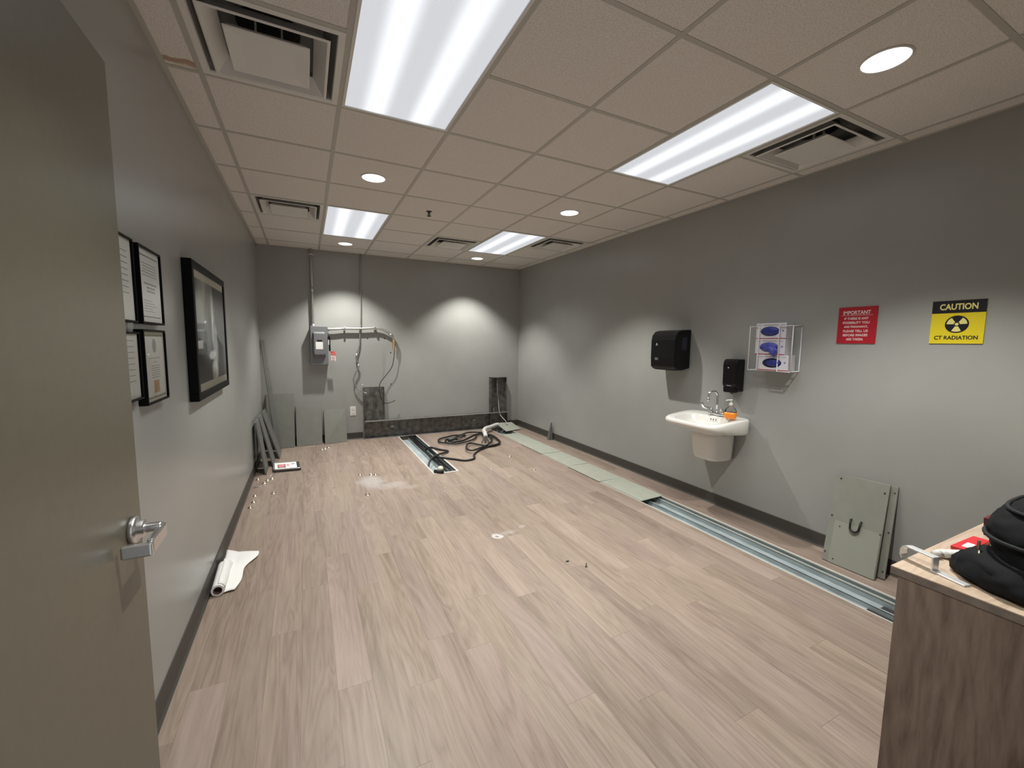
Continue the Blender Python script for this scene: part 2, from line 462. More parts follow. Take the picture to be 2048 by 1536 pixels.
cur = blobs(nt, vm.outputs[0], [(-0.02, -0.005, 0.11, 0.030, 0.5, (0.30, 0.16, 0.07), 0.75), (0.0, 0.03, 0.09, 0.03, 0.8, (0.66, 0.60, 0.50), 0.9)], rp.outputs[0])
nt.links.new(cur, b.inputs['Base Color']); b.inputs['Roughness'].default_value = 0.9
bp = nt.nodes.new('ShaderNodeBump'); bp.inputs['Strength'].default_value = 0.25; bp.inputs['Distance'].default_value = 0.001
nt.links.new(t1.outputs[0], bp.inputs['Height']); nt.links.new(bp.outputs[0], b.inputs['Normal'])

# fluorescent lens: two tubes show through a ribbed diffuser (local x across)
m, nt, b = nmat('ribbed_light_lens'); M['lens'] = m
tc = nt.nodes.new('ShaderNodeTexCoord'); sp = nt.nodes.new('ShaderNodeSeparateXYZ'); nt.links.new(tc.outputs['Object'], sp.inputs[0])
ab = nt.nodes.new('ShaderNodeMath'); ab.operation = 'ABSOLUTE'; nt.links.new(sp.outputs[0], ab.inputs[0])
sb = nt.nodes.new('ShaderNodeMath'); sb.operation = 'SUBTRACT'; sb.inputs[1].default_value = 0.125; nt.links.new(ab.outputs[0], sb.inputs[0])
ab2 = nt.nodes.new('ShaderNodeMath'); ab2.operation = 'ABSOLUTE'; nt.links.new(sb.outputs[0], ab2.inputs[0])
mr = nt.nodes.new('ShaderNodeMapRange'); mr.interpolation_type = 'SMOOTHERSTEP'
mr.inputs[1].default_value = 0.10; mr.inputs[2].default_value = 0.0; mr.inputs[3].default_value = 0.60; mr.inputs[4].default_value = 1.08
nt.links.new(ab2.outputs[0], mr.inputs[0])
wv = nt.nodes.new('ShaderNodeTexWave'); wv.inputs['Scale'].default_value = 26; wv.bands_direction = 'Y'; nt.links.new(tc.outputs['Object'], wv.inputs['Vector'])
wm = nt.nodes.new('ShaderNodeMath'); wm.operation = 'MULTIPLY_ADD'; wm.inputs[1].default_value = 0.05; nt.links.new(wv.outputs['Fac'], wm.inputs[0]); nt.links.new(mr.outputs[0], wm.inputs[2])
b.inputs['Base Color'].default_value = (0.3, 0.3, 0.3, 1)
b.inputs['Emission Color'].default_value = (0.90, 0.94, 1.0, 1); nt.links.new(wm.outputs[0], b.inputs['Emission Strength'])
m, nt, b = nmat('downlight_lens'); M['dl'] = m
b.inputs['Emission Color'].default_value = (0.98, 1.0, 1.0, 1); b.inputs['Emission Strength'].default_value = 2.2

# picture glass / clear plastic
def clear(name, tint, ior=1.45, rough=0.02):
    m = bpy.data.materials.new(name); m.use_nodes = True; nt = m.node_tree; nt.nodes.remove(nt.nodes['Principled BSDF'])
    o = nt.nodes['Material Output']; tr = nt.nodes.new('ShaderNodeBsdfTransparent'); tr.inputs[0].default_value = (*tint, 1)
    gl = nt.nodes.new('ShaderNodeBsdfGlossy'); gl.inputs['Roughness'].default_value = rough
    fr = nt.nodes.new('ShaderNodeFresnel'); fr.inputs[0].default_value = ior
    ms = nt.nodes.new('ShaderNodeMixShader'); nt.links.new(fr.outputs[0], ms.inputs[0]); nt.links.new(tr.outputs[0], ms.inputs[1]); nt.links.new(gl.outputs[0], ms.inputs[2])
    nt.links.new(ms.outputs[0], o.inputs[0]); return m
M['glass'] = clear('picture_glass', (0.96, 0.97, 0.96), 1.22)
M['clear'] = clear('clear_bottle_plastic', (0.95, 0.96, 0.96), rough=0.05)
m, nt, b = nmat('orange_liquid_soap'); M['orange'] = m
b.inputs['Base Color'].default_value = (0.95, 0.30, 0.03, 1); b.inputs['Roughness'].default_value = 0.15
b.inputs['Subsurface Weight'].default_value = 0.4; b.inputs['Subsurface Radius'].default_value = (0.02, 0.01, 0.004)

# the print of the big framed radiograph (object coords: y along wall, z up, origin at print centre)
m, nt, b = nmat('radiograph_print'); M['xray'] = m
tc = nt.nodes.new('ShaderNodeTexCoord'); sp = nt.nodes.new('ShaderNodeSeparateXYZ'); nt.links.new(tc.outputs['Object'], sp.inputs[0])
cb = nt.nodes.new('ShaderNodeCombineXYZ'); nt.links.new(sp.outputs[1], cb.inputs[0]); nt.links.new(sp.outputs[2], cb.inputs[1])
nz = nt.nodes.new('ShaderNodeTexNoise'); nz.inputs['Scale'].default_value = 9; nz.inputs['Detail'].default_value = 5; nt.links.new(cb.outputs[0], nz.inputs['Vector'])
vm = nt.nodes.new('ShaderNodeVectorMath'); vm.operation = 'MULTIPLY_ADD'; vm.inputs[1].default_value = (0.05, 0.05, 0)
nt.links.new(nz.outputs['Color'], vm.inputs[0]); nt.links.new(cb.outputs[0], vm.inputs[2])
cur = blobs(nt, vm.outputs[0], [
    (-0.14, 0.14, 0.30, 0.30, 0.7, (0.432, 0.454, 0.454), 0.9), (-0.16, 0.20, 0.22, 0.16, 0.9, (0.648, 0.670, 0.648), 0.7),
    (0.05, 0.12, 0.05, 0.24, 0.8, (0.778, 0.799, 0.778), 0.8), (0.09, 0.06, 0.035, 0.05, 0.7, (0.216, 0.216, 0.216), 0.9),
    (0.12, -0.06, 0.09, 0.17, 0.9, (0.562, 0.583, 0.583), 0.8), (-0.25, -0.07, 0.12, 0.05, 0.6, (0.130, 0.130, 0.130), 0.7),
    (0.00, -0.11, 0.13, 0.035, 0.8, (0.907, 0.920, 0.907), 0.7), (0.03, -0.17, 0.11, 0.03, 0.8, (0.194, 0.194, 0.194), 0.8),
    (0.06, -0.22, 0.12, 0.10, 0.8, (0.821, 0.842, 0.799), 0.8), (0.10, -0.27, 0.06, 0.06, 0.8, (0.920, 0.920, 0.920), 0.6)], (0.108, 0.112, 0.119))
nt.links.new(cur, b.inputs['Base Color']); b.inputs['Roughness'].default_value = 0.4

# ================================================================== STRUCTURE
def struct(mb, name, mat, parent=None, origin=None, **kw):
    o = mb.build(name, mat, parent, origin, **kw)
    if parent is None: o['kind'] = 'structure'
    return o

struct(MB().box(XL-0.1, XL, YN-0.15, YB+0.1, -0.12, H+0.12), 'wall_left', M['wall'], origin=(XL, 0, 0))
struct(MB().box(XR, XR+0.1, YN-0.15, YB+0.1, -0.12, H+0.12), 'wall_right', M['wall'], origin=(XR, 0, 0))
struct(MB().box(XL, XR, YB, YB+0.1, -0.12, H+0.12), 'wall_back', M['wall'], origin=(0, YB, 0))
wf = MB().box(XL, -0.05, YN-0.15, YN, -0.12, H+0.12).box(1.24, XR, YN-0.15, YN, -0.12, H+0.12).box(-0.05, 1.24, YN-0.15, YN, 2.16, H+0.12)
struct(wf, 'wall_front', M['wall'], origin=(0, YN, 0))
df = MB().box(-0.09, -0.047, YN-0.17, YN+0.015, 0.0, 2.16).box(1.235, 1.28, YN-0.17, YN+0.015, 0.0, 2.16).box(-0.09, 1.28, YN-0.17, YN+0.015, 2.135, 2.18)
struct(df, 'trim_1', M['door'], origin=(0.6, YN, 0))

# baseboards (rubber cove)
def cove(m, a, b, nrm):
    prof = [(0.0, 0.0), (0.016, 0.0), (0.013, 0.003), (0.007, 0.012), (0.005, 0.03), (0.005, 0.098), (0.003, 0.102), (0.0, 0.102)]
    a, b, nrm = Vector(a), Vector(b), Vector(nrm)
    rs = [[p + nrm*d + Vector((0, 0, z)) for d, z in prof] for p in (a, b)]
    m.rings(rs, smooth=False)
struct((lambda m: (cove(m, (XL, YN, 0), (XL, YB, 0), (1, 0, 0)), m)[1])(MB()), 'baseboard_left', M['base'], origin=(XL, 0, 0))
struct((lambda m: (cove(m, (XR, YN, 0), (XR, YB, 0), (-1, 0, 0)), m)[1])(MB()), 'baseboard_right', M['base'], origin=(XR, 0, 0))
mb = MB(); cove(mb, (XL, YB, 0), (1.14, YB, 0), (0, -1, 0)); cove(mb, (3.56, YB, 0), (XR, YB, 0), (0, -1, 0))
struct(mb, 'baseboard_back', M['base'], origin=(0, YB, 0))

# ---- floor: sub-floor slab + planks, cut around the two floor troughs
TR = (3.185, 3.485, YN, 3.93)      # right trough opening
TM = (1.645, 1.935, 1.885, 3.93)   # middle trough opening
def rsub(r, c):
    x0, x1, y0, y1 = r; a0, a1, b0, b1 = c
    if x1 <= a0 or x0 >= a1 or y1 <= b0 or y0 >= b1: return [r]
    out = []
    if x0 < a0: out.append((x0, a0, y0, y1))
    if x1 > a1: out.append((a1, x1, y0, y1))
    m0, m1 = max(x0, a0), min(x1, a1)
    if y0 < b0: out.append((m0, m1, y0, b0))
    if y1 > b1: out.append((m0, m1, b1, y1))
    return out
fm = MB()
pieces = [(XL, XR, YN-0.15, YB)]
for c in (TR, TM):
    pieces = [q for r in pieces for q in rsub(r, c)]
for x0, x1, y0, y1 in pieces: fm.box(x0, x1, y0, y1, -0.10, -0.006)
fm.box(XL, XR, YN-0.15, YB, -0.12, -0.10)
floor = struct(fm, 'floor', M['subfloor'])
PW, PL = 0.14, 1.2192
full = None
i0 = -2
for i in range(i0, 40):
    px0 = 0.06 + PW*i
    if px0 >= XR: break
    ph = [0.0, 0.41, 0.83, 0.22, 0.63, 1.02, 0.33][i % 7]*PL + 0.13*((i*5) % 3)
    yj = -1.058 + ph - 3*PL
    while yj < YB:
        r0 = (max(px0, XL), min(px0+PW, XR), max(yj, YN-0.15), min(yj+PL, YB))
        yj += PL
        if r0[1]-r0[0] < 0.004 or r0[3]-r0[2] < 0.004: continue
        ps = [r0]
        for c in (TR, TM): ps = [q for r in ps for q in rsub(r, c)]
        for x0, x1, y0, y1 in ps:
            if x1-x0 < 0.003 or y1-y0 < 0.003: continue
            cx, cy = (x0+x1)/2, (y0+y1)/2
            hx, hy = (x1-x0)/2-0.0002, (y1-y0)/2-0.0003
            isfull = abs(x1-x0-PW) < 1e-6 and abs(y1-y0-PL) < 1e-6
            if isfull and full:
                o = full.copy(); col.objects.link(o)
            else:
                o = MB().box(-hx, hx, -hy, hy, -0.006, 0.0).build('plank', M['plank'])
                o.parent = floor
                if isfull: full = o
            o.location = (cx, cy, 0)

# ---- ceiling: backing, tiles, grid
ceil = struct(MB().box(XL, XR, YN-0.15, YB, H+0.16, H+0.20), 'ceiling', M['tile'], origin=(0, 0, H))
FIX = [(1, -2), (4, -2), (1, 3), (4, 3)]            # 2x4 lights: (col, first row)
VEN = [(0, -1), (5, -2), (0, 3), (3, 4), (5, 3)]    # 2x2 diffusers
skip = set(VEN)
for c, r in FIX: skip |= {(c, r), (c, r+1)}
tile_full = None
for c in range(-1, 7):
    for r in range(-5, 7):
        if (c, r) in skip: continue
        x0, x1 = max(c*T, XL), min((c+1)*T, XR); y0, y1 = max(r*T, YN-0.0), min((r+1)*T, YB)
        if x1-x0 < 0.02 or y1-y0 < 0.02: continue
        isfull = abs(x1-x0-T) < 1e-6 and abs(y1-y0-T) < 1e-6
        if isfull and tile_full:
            o = tile_full.copy(); col.objects.link(o)
        else:
            hx, hy = (x1-x0)/2-0.002, (y1-y0)/2-0.002
            o = MB().box(-hx, hx, -hy, hy, 0.0006, 0.018).build('ceiling_tile', M['tile'])
            o.parent = ceil
            if isfull: tile_full = o
        o.location = ((x0+x1)/2, (y0+y1)/2, 0)
for c in range(0, 7):   # main tees run the length of the room
    x = c*T
    o = MB().box(x-0.012, x+0.012, YN, YB, H-0.0016, H+0.0015).box(x-0.001, x+0.001, YN, YB, H, H+0.035).build('grid_bar', M['tbar'], ceil)
for r in range(-4, 7):
    y = r*T
    for c in range(-1, 7):
        if any(fc == c and r == fr+1 for fc, fr in FIX): continue
        x0, x1 = max(c*T, XL)+0.012, min((c+1)*T, XR)-0.012
        if x1-x0 < 0.02: continue
        MB().box(x0, x1, y-0.012, y+0.012, H-0.0014, H+0.0015).build('cross_bar', M['tbar'], ceil)
for nm, b4 in (('wall_angle', (XL, XL+0.022, YN, YB)), ('wall_angle', (XR-0.022, XR, YN, YB)), ('wall_angle', (XL, XR, YB-0.022, YB)), ('wall_angle', (XL, XR, YN, YN+0.022))):
    MB().box(b4[0], b4[1], b4[2], b4[3], H-0.0018, H+0.0015).build(nm, M['tbar'], ceil)

# ================================================================== CEILING FIXTURES
def troffer(c, r, label):
    x0, y0 = c*T+0.012, r*T+0.012; x1, y1 = (c+1)*T-0.012, (r+2)*T-0.012
    cx, cy = (x0+x1)/2, (y0+y1)/2
    t = thing('fluorescent_light', label, 'ceiling light', (cx, cy, H), 'recessed fluorescent panels')
    f = MB(); w_ = 0.014
    for a in ((x0, x1, y0, y0+w_), (x0, x1, y1-w_, y1), (x0, x0+w_, y0+w_, y1-w_), (x1-w_, x1, y0+w_, y1-w_)):
        f.box(a[0], a[1], a[2], a[3], H-0.004, H+0.03)
    f.build('frame', M['white_metal'], t)
    MB().box(x0, x1, y0, y1, H+0.03, H+0.12).build('housing', M['white_metal'], t)
    MB().box(x0+w_, x1-w_, y0+w_, y1-w_, H+0.001, H+0.005).build('lens', M['lens'], t)
    ld = bpy.data.lights.new('tubes', 'AREA'); ld.shape = 'RECTANGLE'; ld.size = x1-x0-0.06; ld.size_y = y1-y0-0.06
    ld.energy = PANEL_W; ld.color = PANEL_COL; ld.spread = R(PANEL_SPREAD)
    lo = bpy.data.objects.new('tubes', ld); col.objects.link(lo); lo.parent = t; lo.location = (0, 0, -0.006)
troffer(1, -2, 'long fluorescent ceiling panel nearest the camera, cut off by the top edge')
troffer(4, -2, 'long slanting fluorescent ceiling panel beside the vent on the right')
troffer(1, 3, 'far fluorescent ceiling panel above the grey switch box, on the left')
troffer(4, 3, 'far fluorescent ceiling panel between two ceiling vents')

def downlight(x, y, label, k=1.0):
    t = thing('recessed_downlight', label, 'downlight', (x, y, H), 'round recessed downlights')
    p = [(0.094, 0.001), (0.094, -0.003), (0.091, -0.006), (0.087, -0.006), (0.085, -0.002), (0.085, 0.001)]
    m = MB(); rs = []
    for r, z in p: rs.append([Vector((x+r*math.cos(2*math.pi*k/40), y+r*math.sin(2*math.pi*k/40), H+z)) for k in range(40)])
    m.rings(rs, close=True); m.build('trim_ring', M['white_metal'], t)
    MB().lathe([(0.0855, 0.0), (0.0855, 0.0045)], (x, y, H-0.0035), seg=40).build('lens', M['dl'], t)
    ld = bpy.data.lights.new('lamp', 'SPOT'); ld.energy = SPOT_W*k; ld.color = LAMP_COL
    ld.spot_size = R(SPOT_ANGLE); ld.spot_blend = SPOT_BLEND; ld.shadow_soft_size = 0.03
    lo = bpy.data.objects.new('lamp', ld); col.objects.link(lo); lo.parent = t; lo.location = (0, 0, -0.012)
downlight(2.743, -1.524, 'round downlight nearest the camera, at upper right beyond the slanting panel')
downlight(0.920, 0.945, 'round downlight in the tile between the two left fluorescent panels')
downlight(2.743, 0.945, 'round downlight mid room, in the tile before the right far panel')
downlight(0.910, 3.42, 'round downlight close to the back wall above the switch box')
downlight(2.770, 3.45, 'round downlight close to the back wall, right of centre')
downlight(0.914, -1.524, 'round downlight above the doorway', 0.6)

def diffuser(c, r, label):
    x0, y0 = c*T+0.012, r*T+0.012; x1, y1 = (c+1)*T-0.012, (r+1)*T-0.012
    cx, cy = (x0+x1)/2, (y0+y1)/2
    t = thing('air_diffuser', label, 'vent', (cx, cy, H), 'square ceiling diffusers')
    h = (x1-x0)/2
    def sq(s, z): return [Vector((cx+a*s, cy+b_*s, H+z)) for a, b_ in ((-1,-1),(1,-1),(1,1),(-1,1))]
    m = MB()   # outer pan: flat border, then sloping up to the neck plate
    m.rings([sq(h, -0.003), sq(0.266, -0.003), sq(0.262, 0.004)], False, False, False)
    m.rings([sq(h, 0.0), sq(h, -0.003)], False, False, False)
    m.build('pan', M['white_metal'], t)
    m = MB(); m.rings([sq(0.262, 0.003), sq(0.215, 0.085), sq(0.12, 0.115)], False, True, False); m.build('back_pan', M['pan'], t)
    MB().lathe([(0.125, 0.0), (0.125, 0.004)], (cx, cy, H+0.100), seg=28, smooth=False).build('neck', M['black_hole'], t)
    for a, b_, z0, z1 in ((0.236, 0.175, -0.016, 0.045), ):
        m = MB(); m.rings([sq(a, z0), sq(a-0.004, z0-0.003), sq(a-0.012, z0-0.003), sq(b_, z1-0.003), sq(b_, z1), sq(a-0.010, z0+0.003)], False, False, False, close=True)
        m.build('cone', M['white_metal'], t)
    m = MB(); m.rings([sq(0.158, -0.024), sq(0.154, -0.028), sq(0.10, -0.022), sq(0.045, -0.020)], False, True, False)
    m.rings([sq(0.158, -0.024), sq(0.13, 0.0), sq(0.03, 0.02)], False, True, False)
    m.build('centre_plate', M['white_metal'], t)
    m = MB()
    for a in (-0.05, 0.05): m.bar((cx+a, cy-0.02, H-0.01), (cx+a, cy-0.02, H+0.100), 0.008, 0.012, up=(0, 1, 0))
    m.pieces('hanger', M['white_metal'], t)
diffuser(0, -1, 'square ceiling vent with open duct showing, beside the nearest fluorescent panel')
diffuser(5, -2, 'square ceiling vent at right between the slanting fluorescent panel and the wall')
diffuser(0, 3, 'square ceiling vent near the left wall beside the far left panel')
diffuser(3, 4, 'small far ceiling vent left of the right far panel')
diffuser(5, 3, 'small far ceiling vent right of the right far panel')

t = thing('fire_sprinkler', 'tiny dark fire sprinkler head hanging from a ceiling tile', 'sprinkler', (1.524, 1.564, H))
c = (1.524, 1.564, H)
part('escutcheon', M['graydark'], t, lambda m: m.lathe([(0.028, 0), (0.028, -0.003), (0.016, -0.007)], c, seg=18))
part('head', M['graydark'], t, lambda m: m.lathe([(0.010, -0.004), (0.010, -0.022), (0.006, -0.026), (0.006, -0.040), (0.020, -0.043), (0.020, -0.046)], c, seg=14))
part('yoke', M['graydark'], t, lambda m: (m.tube([(c[0]-0.004, c[1], H-0.02), (c[0]-0.018, c[1], H-0.03), (c[0]-0.004, c[1], H-0.043)], 0.0025, 6), m.tube([(c[0]+0.004, c[1], H-0.02), (c[0]+0.018, c[1], H-0.03), (c[0]+0.004, c[1], H-0.043)], 0.0025, 6)))

# ================================================================== DOOR
door = struct(MB().box(-0.045, 0.0, YN+0.04, -1.186, 0.012, 2.13), 'door_1', M['door'], origin=(-0.02, YN+0.04, 0.0), bevel=0.0015)
hy, hz = -1.256, 1.003
hd = MB().lathe([(0.034, 0.0), (0.034, 0.010), (0.031, 0.014), (0.022, 0.015), (0.022, 0.026), (0.014, 0.028)], (0.0, hy, hz), 'X', 32).build('lever_handle', M['chrome'], door)
part('lever', M['chrome'], hd, lambda m: (m.lathe([(0.0115, 0.02), (0.0115, 0.062)], (0.0, hy, hz), 'X', 20),
     m.box(0.053, 0.067, -1.345, hy+0.016, hz-0.034, hz+0.004),
     m.box(0.008, 0.067, -1.359, -1.345, hz-0.034, hz-0.002)), bevel=0.005, seg=3)
part('strike_plate', M['chrome'], door, lambda m: m.box(-0.037, -0.008, -1.187, -1.1845, hz-0.028, hz+0.028))

# ================================================================== LEFT WALL PICTURES
def frame_on_left(name, label, cat, y0, y1, z0, z1, fw, depth, paper, group=None, tilt=0):
    t = thing(name, label, cat, (XL, (y0+y1)/2, z0), group)
    X = XL
    f = MB()
    f.box(X, X+depth, y0, y1, z0, z0+fw).box(X, X+depth, y0, y1, z1-fw, z1).box(X, X+depth, y0, y0+fw, z0+fw, z1-fw).box(X, X+depth, y1-fw, y1, z0+fw, z1-fw)
    f.build('frame', M['black_frame'], t, bevel=0.002 if fw < 0.015 else 0.004)
    MB().box(X+0.001, X+depth-0.008, y0+fw, y1-fw, z0+fw, z1-fw).build('paper', paper, t)
    MB().add([(X+depth-0.004, y0+fw, z0+fw), (X+depth-0.004, y1-fw, z0+fw), (X+depth-0.004, y1-fw, z1-fw), (X+depth-0.004, y0+fw, z1-fw)], [(0, 1, 2, 3)]).build('glass', M['glass'], t, recalc=False)
    return t, X+depth-0.008
def lines(m, X, y0, y1, zs, h=0.004):
    for z, a, b_ in zs: m.box(X, X+0.0006, y0+(y1-y0)*a, y0+(y1-y0)*b_, z-h/2, z+h/2)
FD = 0.030
y0, y1, z0, z1 = -0.590, -0.330, 1.533, 1.822
t, X = frame_on_left('framed_certificate', 'black framed white certificate, upper right of the four beside the door', 'certificate', y0, y1, z0, z1, 0.008, FD, M['paper'], 'framed certificates')
m = MB(); lines(m, X, y0, y1, [(z1-0.032, .10, .90), (z0+0.028, .10, .90)], 0.003)
m.pieces('border_rule', M['print_dark'], t)
m = MB(); lines(m, X, y0, y1, [(z1-0.060-0.011*k, .18+.03*(k % 3), .82-.02*(k % 2)) for k in range(5)] + [(z1-0.20-0.010*k, .2, .55+.1*(k % 3)) for k in range(5)], 0.0025)
m.pieces('printed_text', M['print_grey'], t)
m = MB(); lines(m, X, y0, y1, [(z1-0.135, .25, .80), (z1-0.150, .35, .70), (z1-0.163, .35, .70)], 0.007); m.pieces('printed_title', M['print_grey'], t)
y0, y1, z0, z1 = -0.600, -0.335, 1.228, 1.512
t, X = frame_on_left('framed_certificate', 'black framed cream diploma with a square gold seal, below the white certificate', 'certificate', y0, y1, z0, z1, 0.008, FD, M['cream_paper'], 'framed certificates')
m = MB()
for a in (0.018, ):
    m.box(X, X+0.0006, y0+a, y1-a, z1-a-0.008, z1-a).box(X, X+0.0006, y0+a, y1-a, z0+a, z0+a+0.008).box(X, X+0.0006, y0+a, y0+a+0.006, z0+a, z1-a).box(X, X+0.0006, y1-a-0.006, y1-a, z0+a, z1-a)
m.build('ornament_border', M['print_olive'], t)
m = MB(); m.box(X+0.0003, X+0.0008, y0+0.024, y1-0.024, z0+0.026, z1-0.026); m.build('inner_sheet', M['paper'], t)
m = MB(); m.prism([(0.022*math.cos(k*R(15)), 0.028*math.sin(k*R(15))) for k in range(24)], lambda u, v, d: (X+d, (y0+y1)/2+u, z1-0.062+v), 0.0008, 0.0013); m.build('crest', M['print_grey'], t)
m = MB(); lines(m, X+0.0005, y0, y1, [(z1-0.110, .25, .75), (z1-0.125, .42, .58)] + [(z1-0.14-0.009*k, .32, .70) for k in range(6)], 0.0028); m.pieces('printed_text', M['print_grey'], t)
m = MB(); m.box(X+0.0008, X+0.002, y0+0.105, y0+0.165, z0+0.038, z0+0.086); m.build('gold_seal', M['gold'], t)
y0, y1, z0, z1 = -0.930, -0.640, 1.533, 1.822
t, X = frame_on_left('framed_certificate', 'white certificate mostly hidden by the door, upper of the two', 'certificate', y0, y1, z0, z1, 0.007, FD, M['paper'], 'framed certificates')
m = MB(); lines(m, X, y0, y1, [(z1-0.05-0.02*k, .15, .85) for k in range(8)], 0.003); m.pieces('printed_text', M['print_grey'], t)
y0, y1, z0, z1 = -0.930, -0.638, 1.262, 1.500
t, X = frame_on_left('framed_certificate', 'white certificate mostly hidden by the door, lower of the two', 'certificate', y0, y1, z0, z1, 0.007, FD, M['paper'], 'framed certificates')
m = MB(); lines(m, X, y0, y1, [(z1-0.03-0.02*k, .15, .85) for k in range(8)], 0.003); m.pieces('printed_text', M['print_grey'], t)

y0, y1, z0, z1 = 0.13, 1.085, 1.146, 1.893
t, X = frame_on_left('framed_radiograph', 'large black framed radiograph of a skull in profile on the left wall', 'picture', y0, y1, z0, z1, 0.042, 0.045, M['cream_paper'])
pr = MB().box(X, X+0.001, y0+0.045, y1-0.045, z0+0.085, z1-0.085).build('print', M['xray'], None, origin=(X, (y0+y1)/2, (z0+z1)/2))
pr.parent = t; pr.location = Vector((X, (y0+y1)/2, (z0+z1)/2)) - t.location

# ================================================================== RIGHT WALL
def RW(y, z, d): return (XR-d, y, z)
# --- paper towel dispenser
y0, y1, z0, z1 = 0.322, 0.640, 1.228, 1.622
t = thing('paper_towel_dispenser', 'wide black paper towel dispenser on the wall above the sink', 'towel dispenser', (XR, (y0+y1)/2, z0))
prof = [(0.0, z0+0.02), (0.10, z0), (0.175, z0+0.004), (0.205, z0+0.03), (0.212, z0+0.12), (0.212, z1-0.10), (0.200, z1-0.05), (0.165, z1-0.014), (0.12, z1-0.002), (0.0, z1+0.006)]
MB().prism([(d, z) for d, z in prof], lambda u, v, d: (XR-u, d, v), y0, y1).build('body', M['black'], t, bevel=0.014, seg=4)
part('side_window', pbr('smoked_window', (0.02, 0.024, 0.05), 0.15), t, lambda m: m.prism(rrect(0.055, 0.125, z0+0.20, z0+0.32, 0.02), lambda u, v, d: (XR-u, d, v), y0-0.001, y0+0.003))
part('logo', M['sign_wht'], t, lambda m: (m.prism([(0.005*math.cos(k*R(30)), 0.006*math.sin(k*R(30))) for k in range(12)], lambda u, v, d: (XR-d, y0+0.235+u, z1-0.135+v), 0.2115, 0.2128), m.box(XR-0.2128, XR-0.2115, y0+0.222, y0+0.248, z1-0.150, z1-0.147)))
part('label_print', M['boxgrey'], t, split=True, fn=lambda m: [m.box(XR-0.2128, XR-0.2115, y0+0.215-0.002*k, y0+0.255, z0+0.115-0.009*k, z0+0.120-0.009*k) for k in range(3)])
part('paper_slot', M['dark'], t, lambda m: m.box(XR-0.17, XR-0.11, y0+0.03, y1-0.03, z0-0.001, z0+0.006))
# --- soap dispenser
y0, y1, z0, z1 = -0.252, -0.118, 1.068, 1.362
t = thing('soap_dispenser', 'narrow black wall soap dispenser between towel dispenser and glove rack', 'soap dispenser', (XR, (y0+y1)/2, z0))
prof = [(0.0, z0+0.012), (0.055, z0+0.012), (0.075, z0+0.05), (0.098, z0+0.055), (0.104, z0+0.08), (0.108, z1-0.05), (0.098, z1-0.012), (0.08, z1-0.002), (0.0, z1)]
MB().prism([(d, z) for d, z in prof], lambda u, v, d: (XR-u, d, v), y0, y1).build('body', M['black'], t, bevel=0.010, seg=3)
part('push_bar', M['black'], t, lambda m: m.prism(rrect(y0+0.012, y1-0.012, z0+0.004, z0+0.058, 0.012), lambda u, v, d: (XR-d, u, v), 0.055, 0.102), bevel=0.004)
part('nozzle', M['black'], t, lambda m: m.lathe([(0.016, 0.0), (0.014, 0.02), (0.008, 0.024)], (XR-0.06, (y0+y1)/2, z0+0.015), '-Z', 14))
part('logo', M['sign_wht'], t, lambda m: (m.prism([(0.006*math.cos(k*R(30)), 0.006*math.sin(k*R(30))) for k in range(12)], lambda u, v, d: (XR-d, (y0+y1)/2+0.012+u, z1-0.075+v), 0.1065, 0.1086)))
part('label_print', M['print_grey'], t, split=True, fn=lambda m: m.box(XR-0.1055, XR-0.100, y0+0.045, y1-0.045, z0+0.062, z0+0.066))
# --- glove rack (white wire)
r_ = 0.0040
t = thing('wire_glove_rack', 'white wire rack on the wall holding three glove boxes', 'rack', (XR, -0.52, 1.28))
D = 0.112; ya, yb = -0.352, -0.690; zt, zb = 1.634, 1.284
def wires(m):
    for yy in (ya, yb):
        m.tube([(XR-0.003, yy, zt), (XR-D, yy, zt), (XR-D, yy, zb), (XR-0.003, yy, zb), (XR-0.003, yy, zt)], r_, 8)
m = MB(); wires(m); m.pieces('side_loop', M['wire_w'], t)
m = MB()
for yy, ye in ((-0.428, ya), (-0.588, yb)):
    m.tube([(XR-D, ye, zt-0.002), (XR-D, yy, zt-0.002), (XR-D, yy, zb-0.002), (XR-D, ye, zb-0.002)], r_, 8)
m.pieces('front_loop', M['wire_w'], t)
m = MB()
for d in (0.003, 0.04, 0.08): m.tube([(XR-d, ya, zb), (XR-d, yb, zb)], r_, 8)
m.tube([(XR-0.003, ya, zt), (XR-0.003, yb, zt)], r_, 8)
m.pieces('base_wire', M['wire_w'], t)
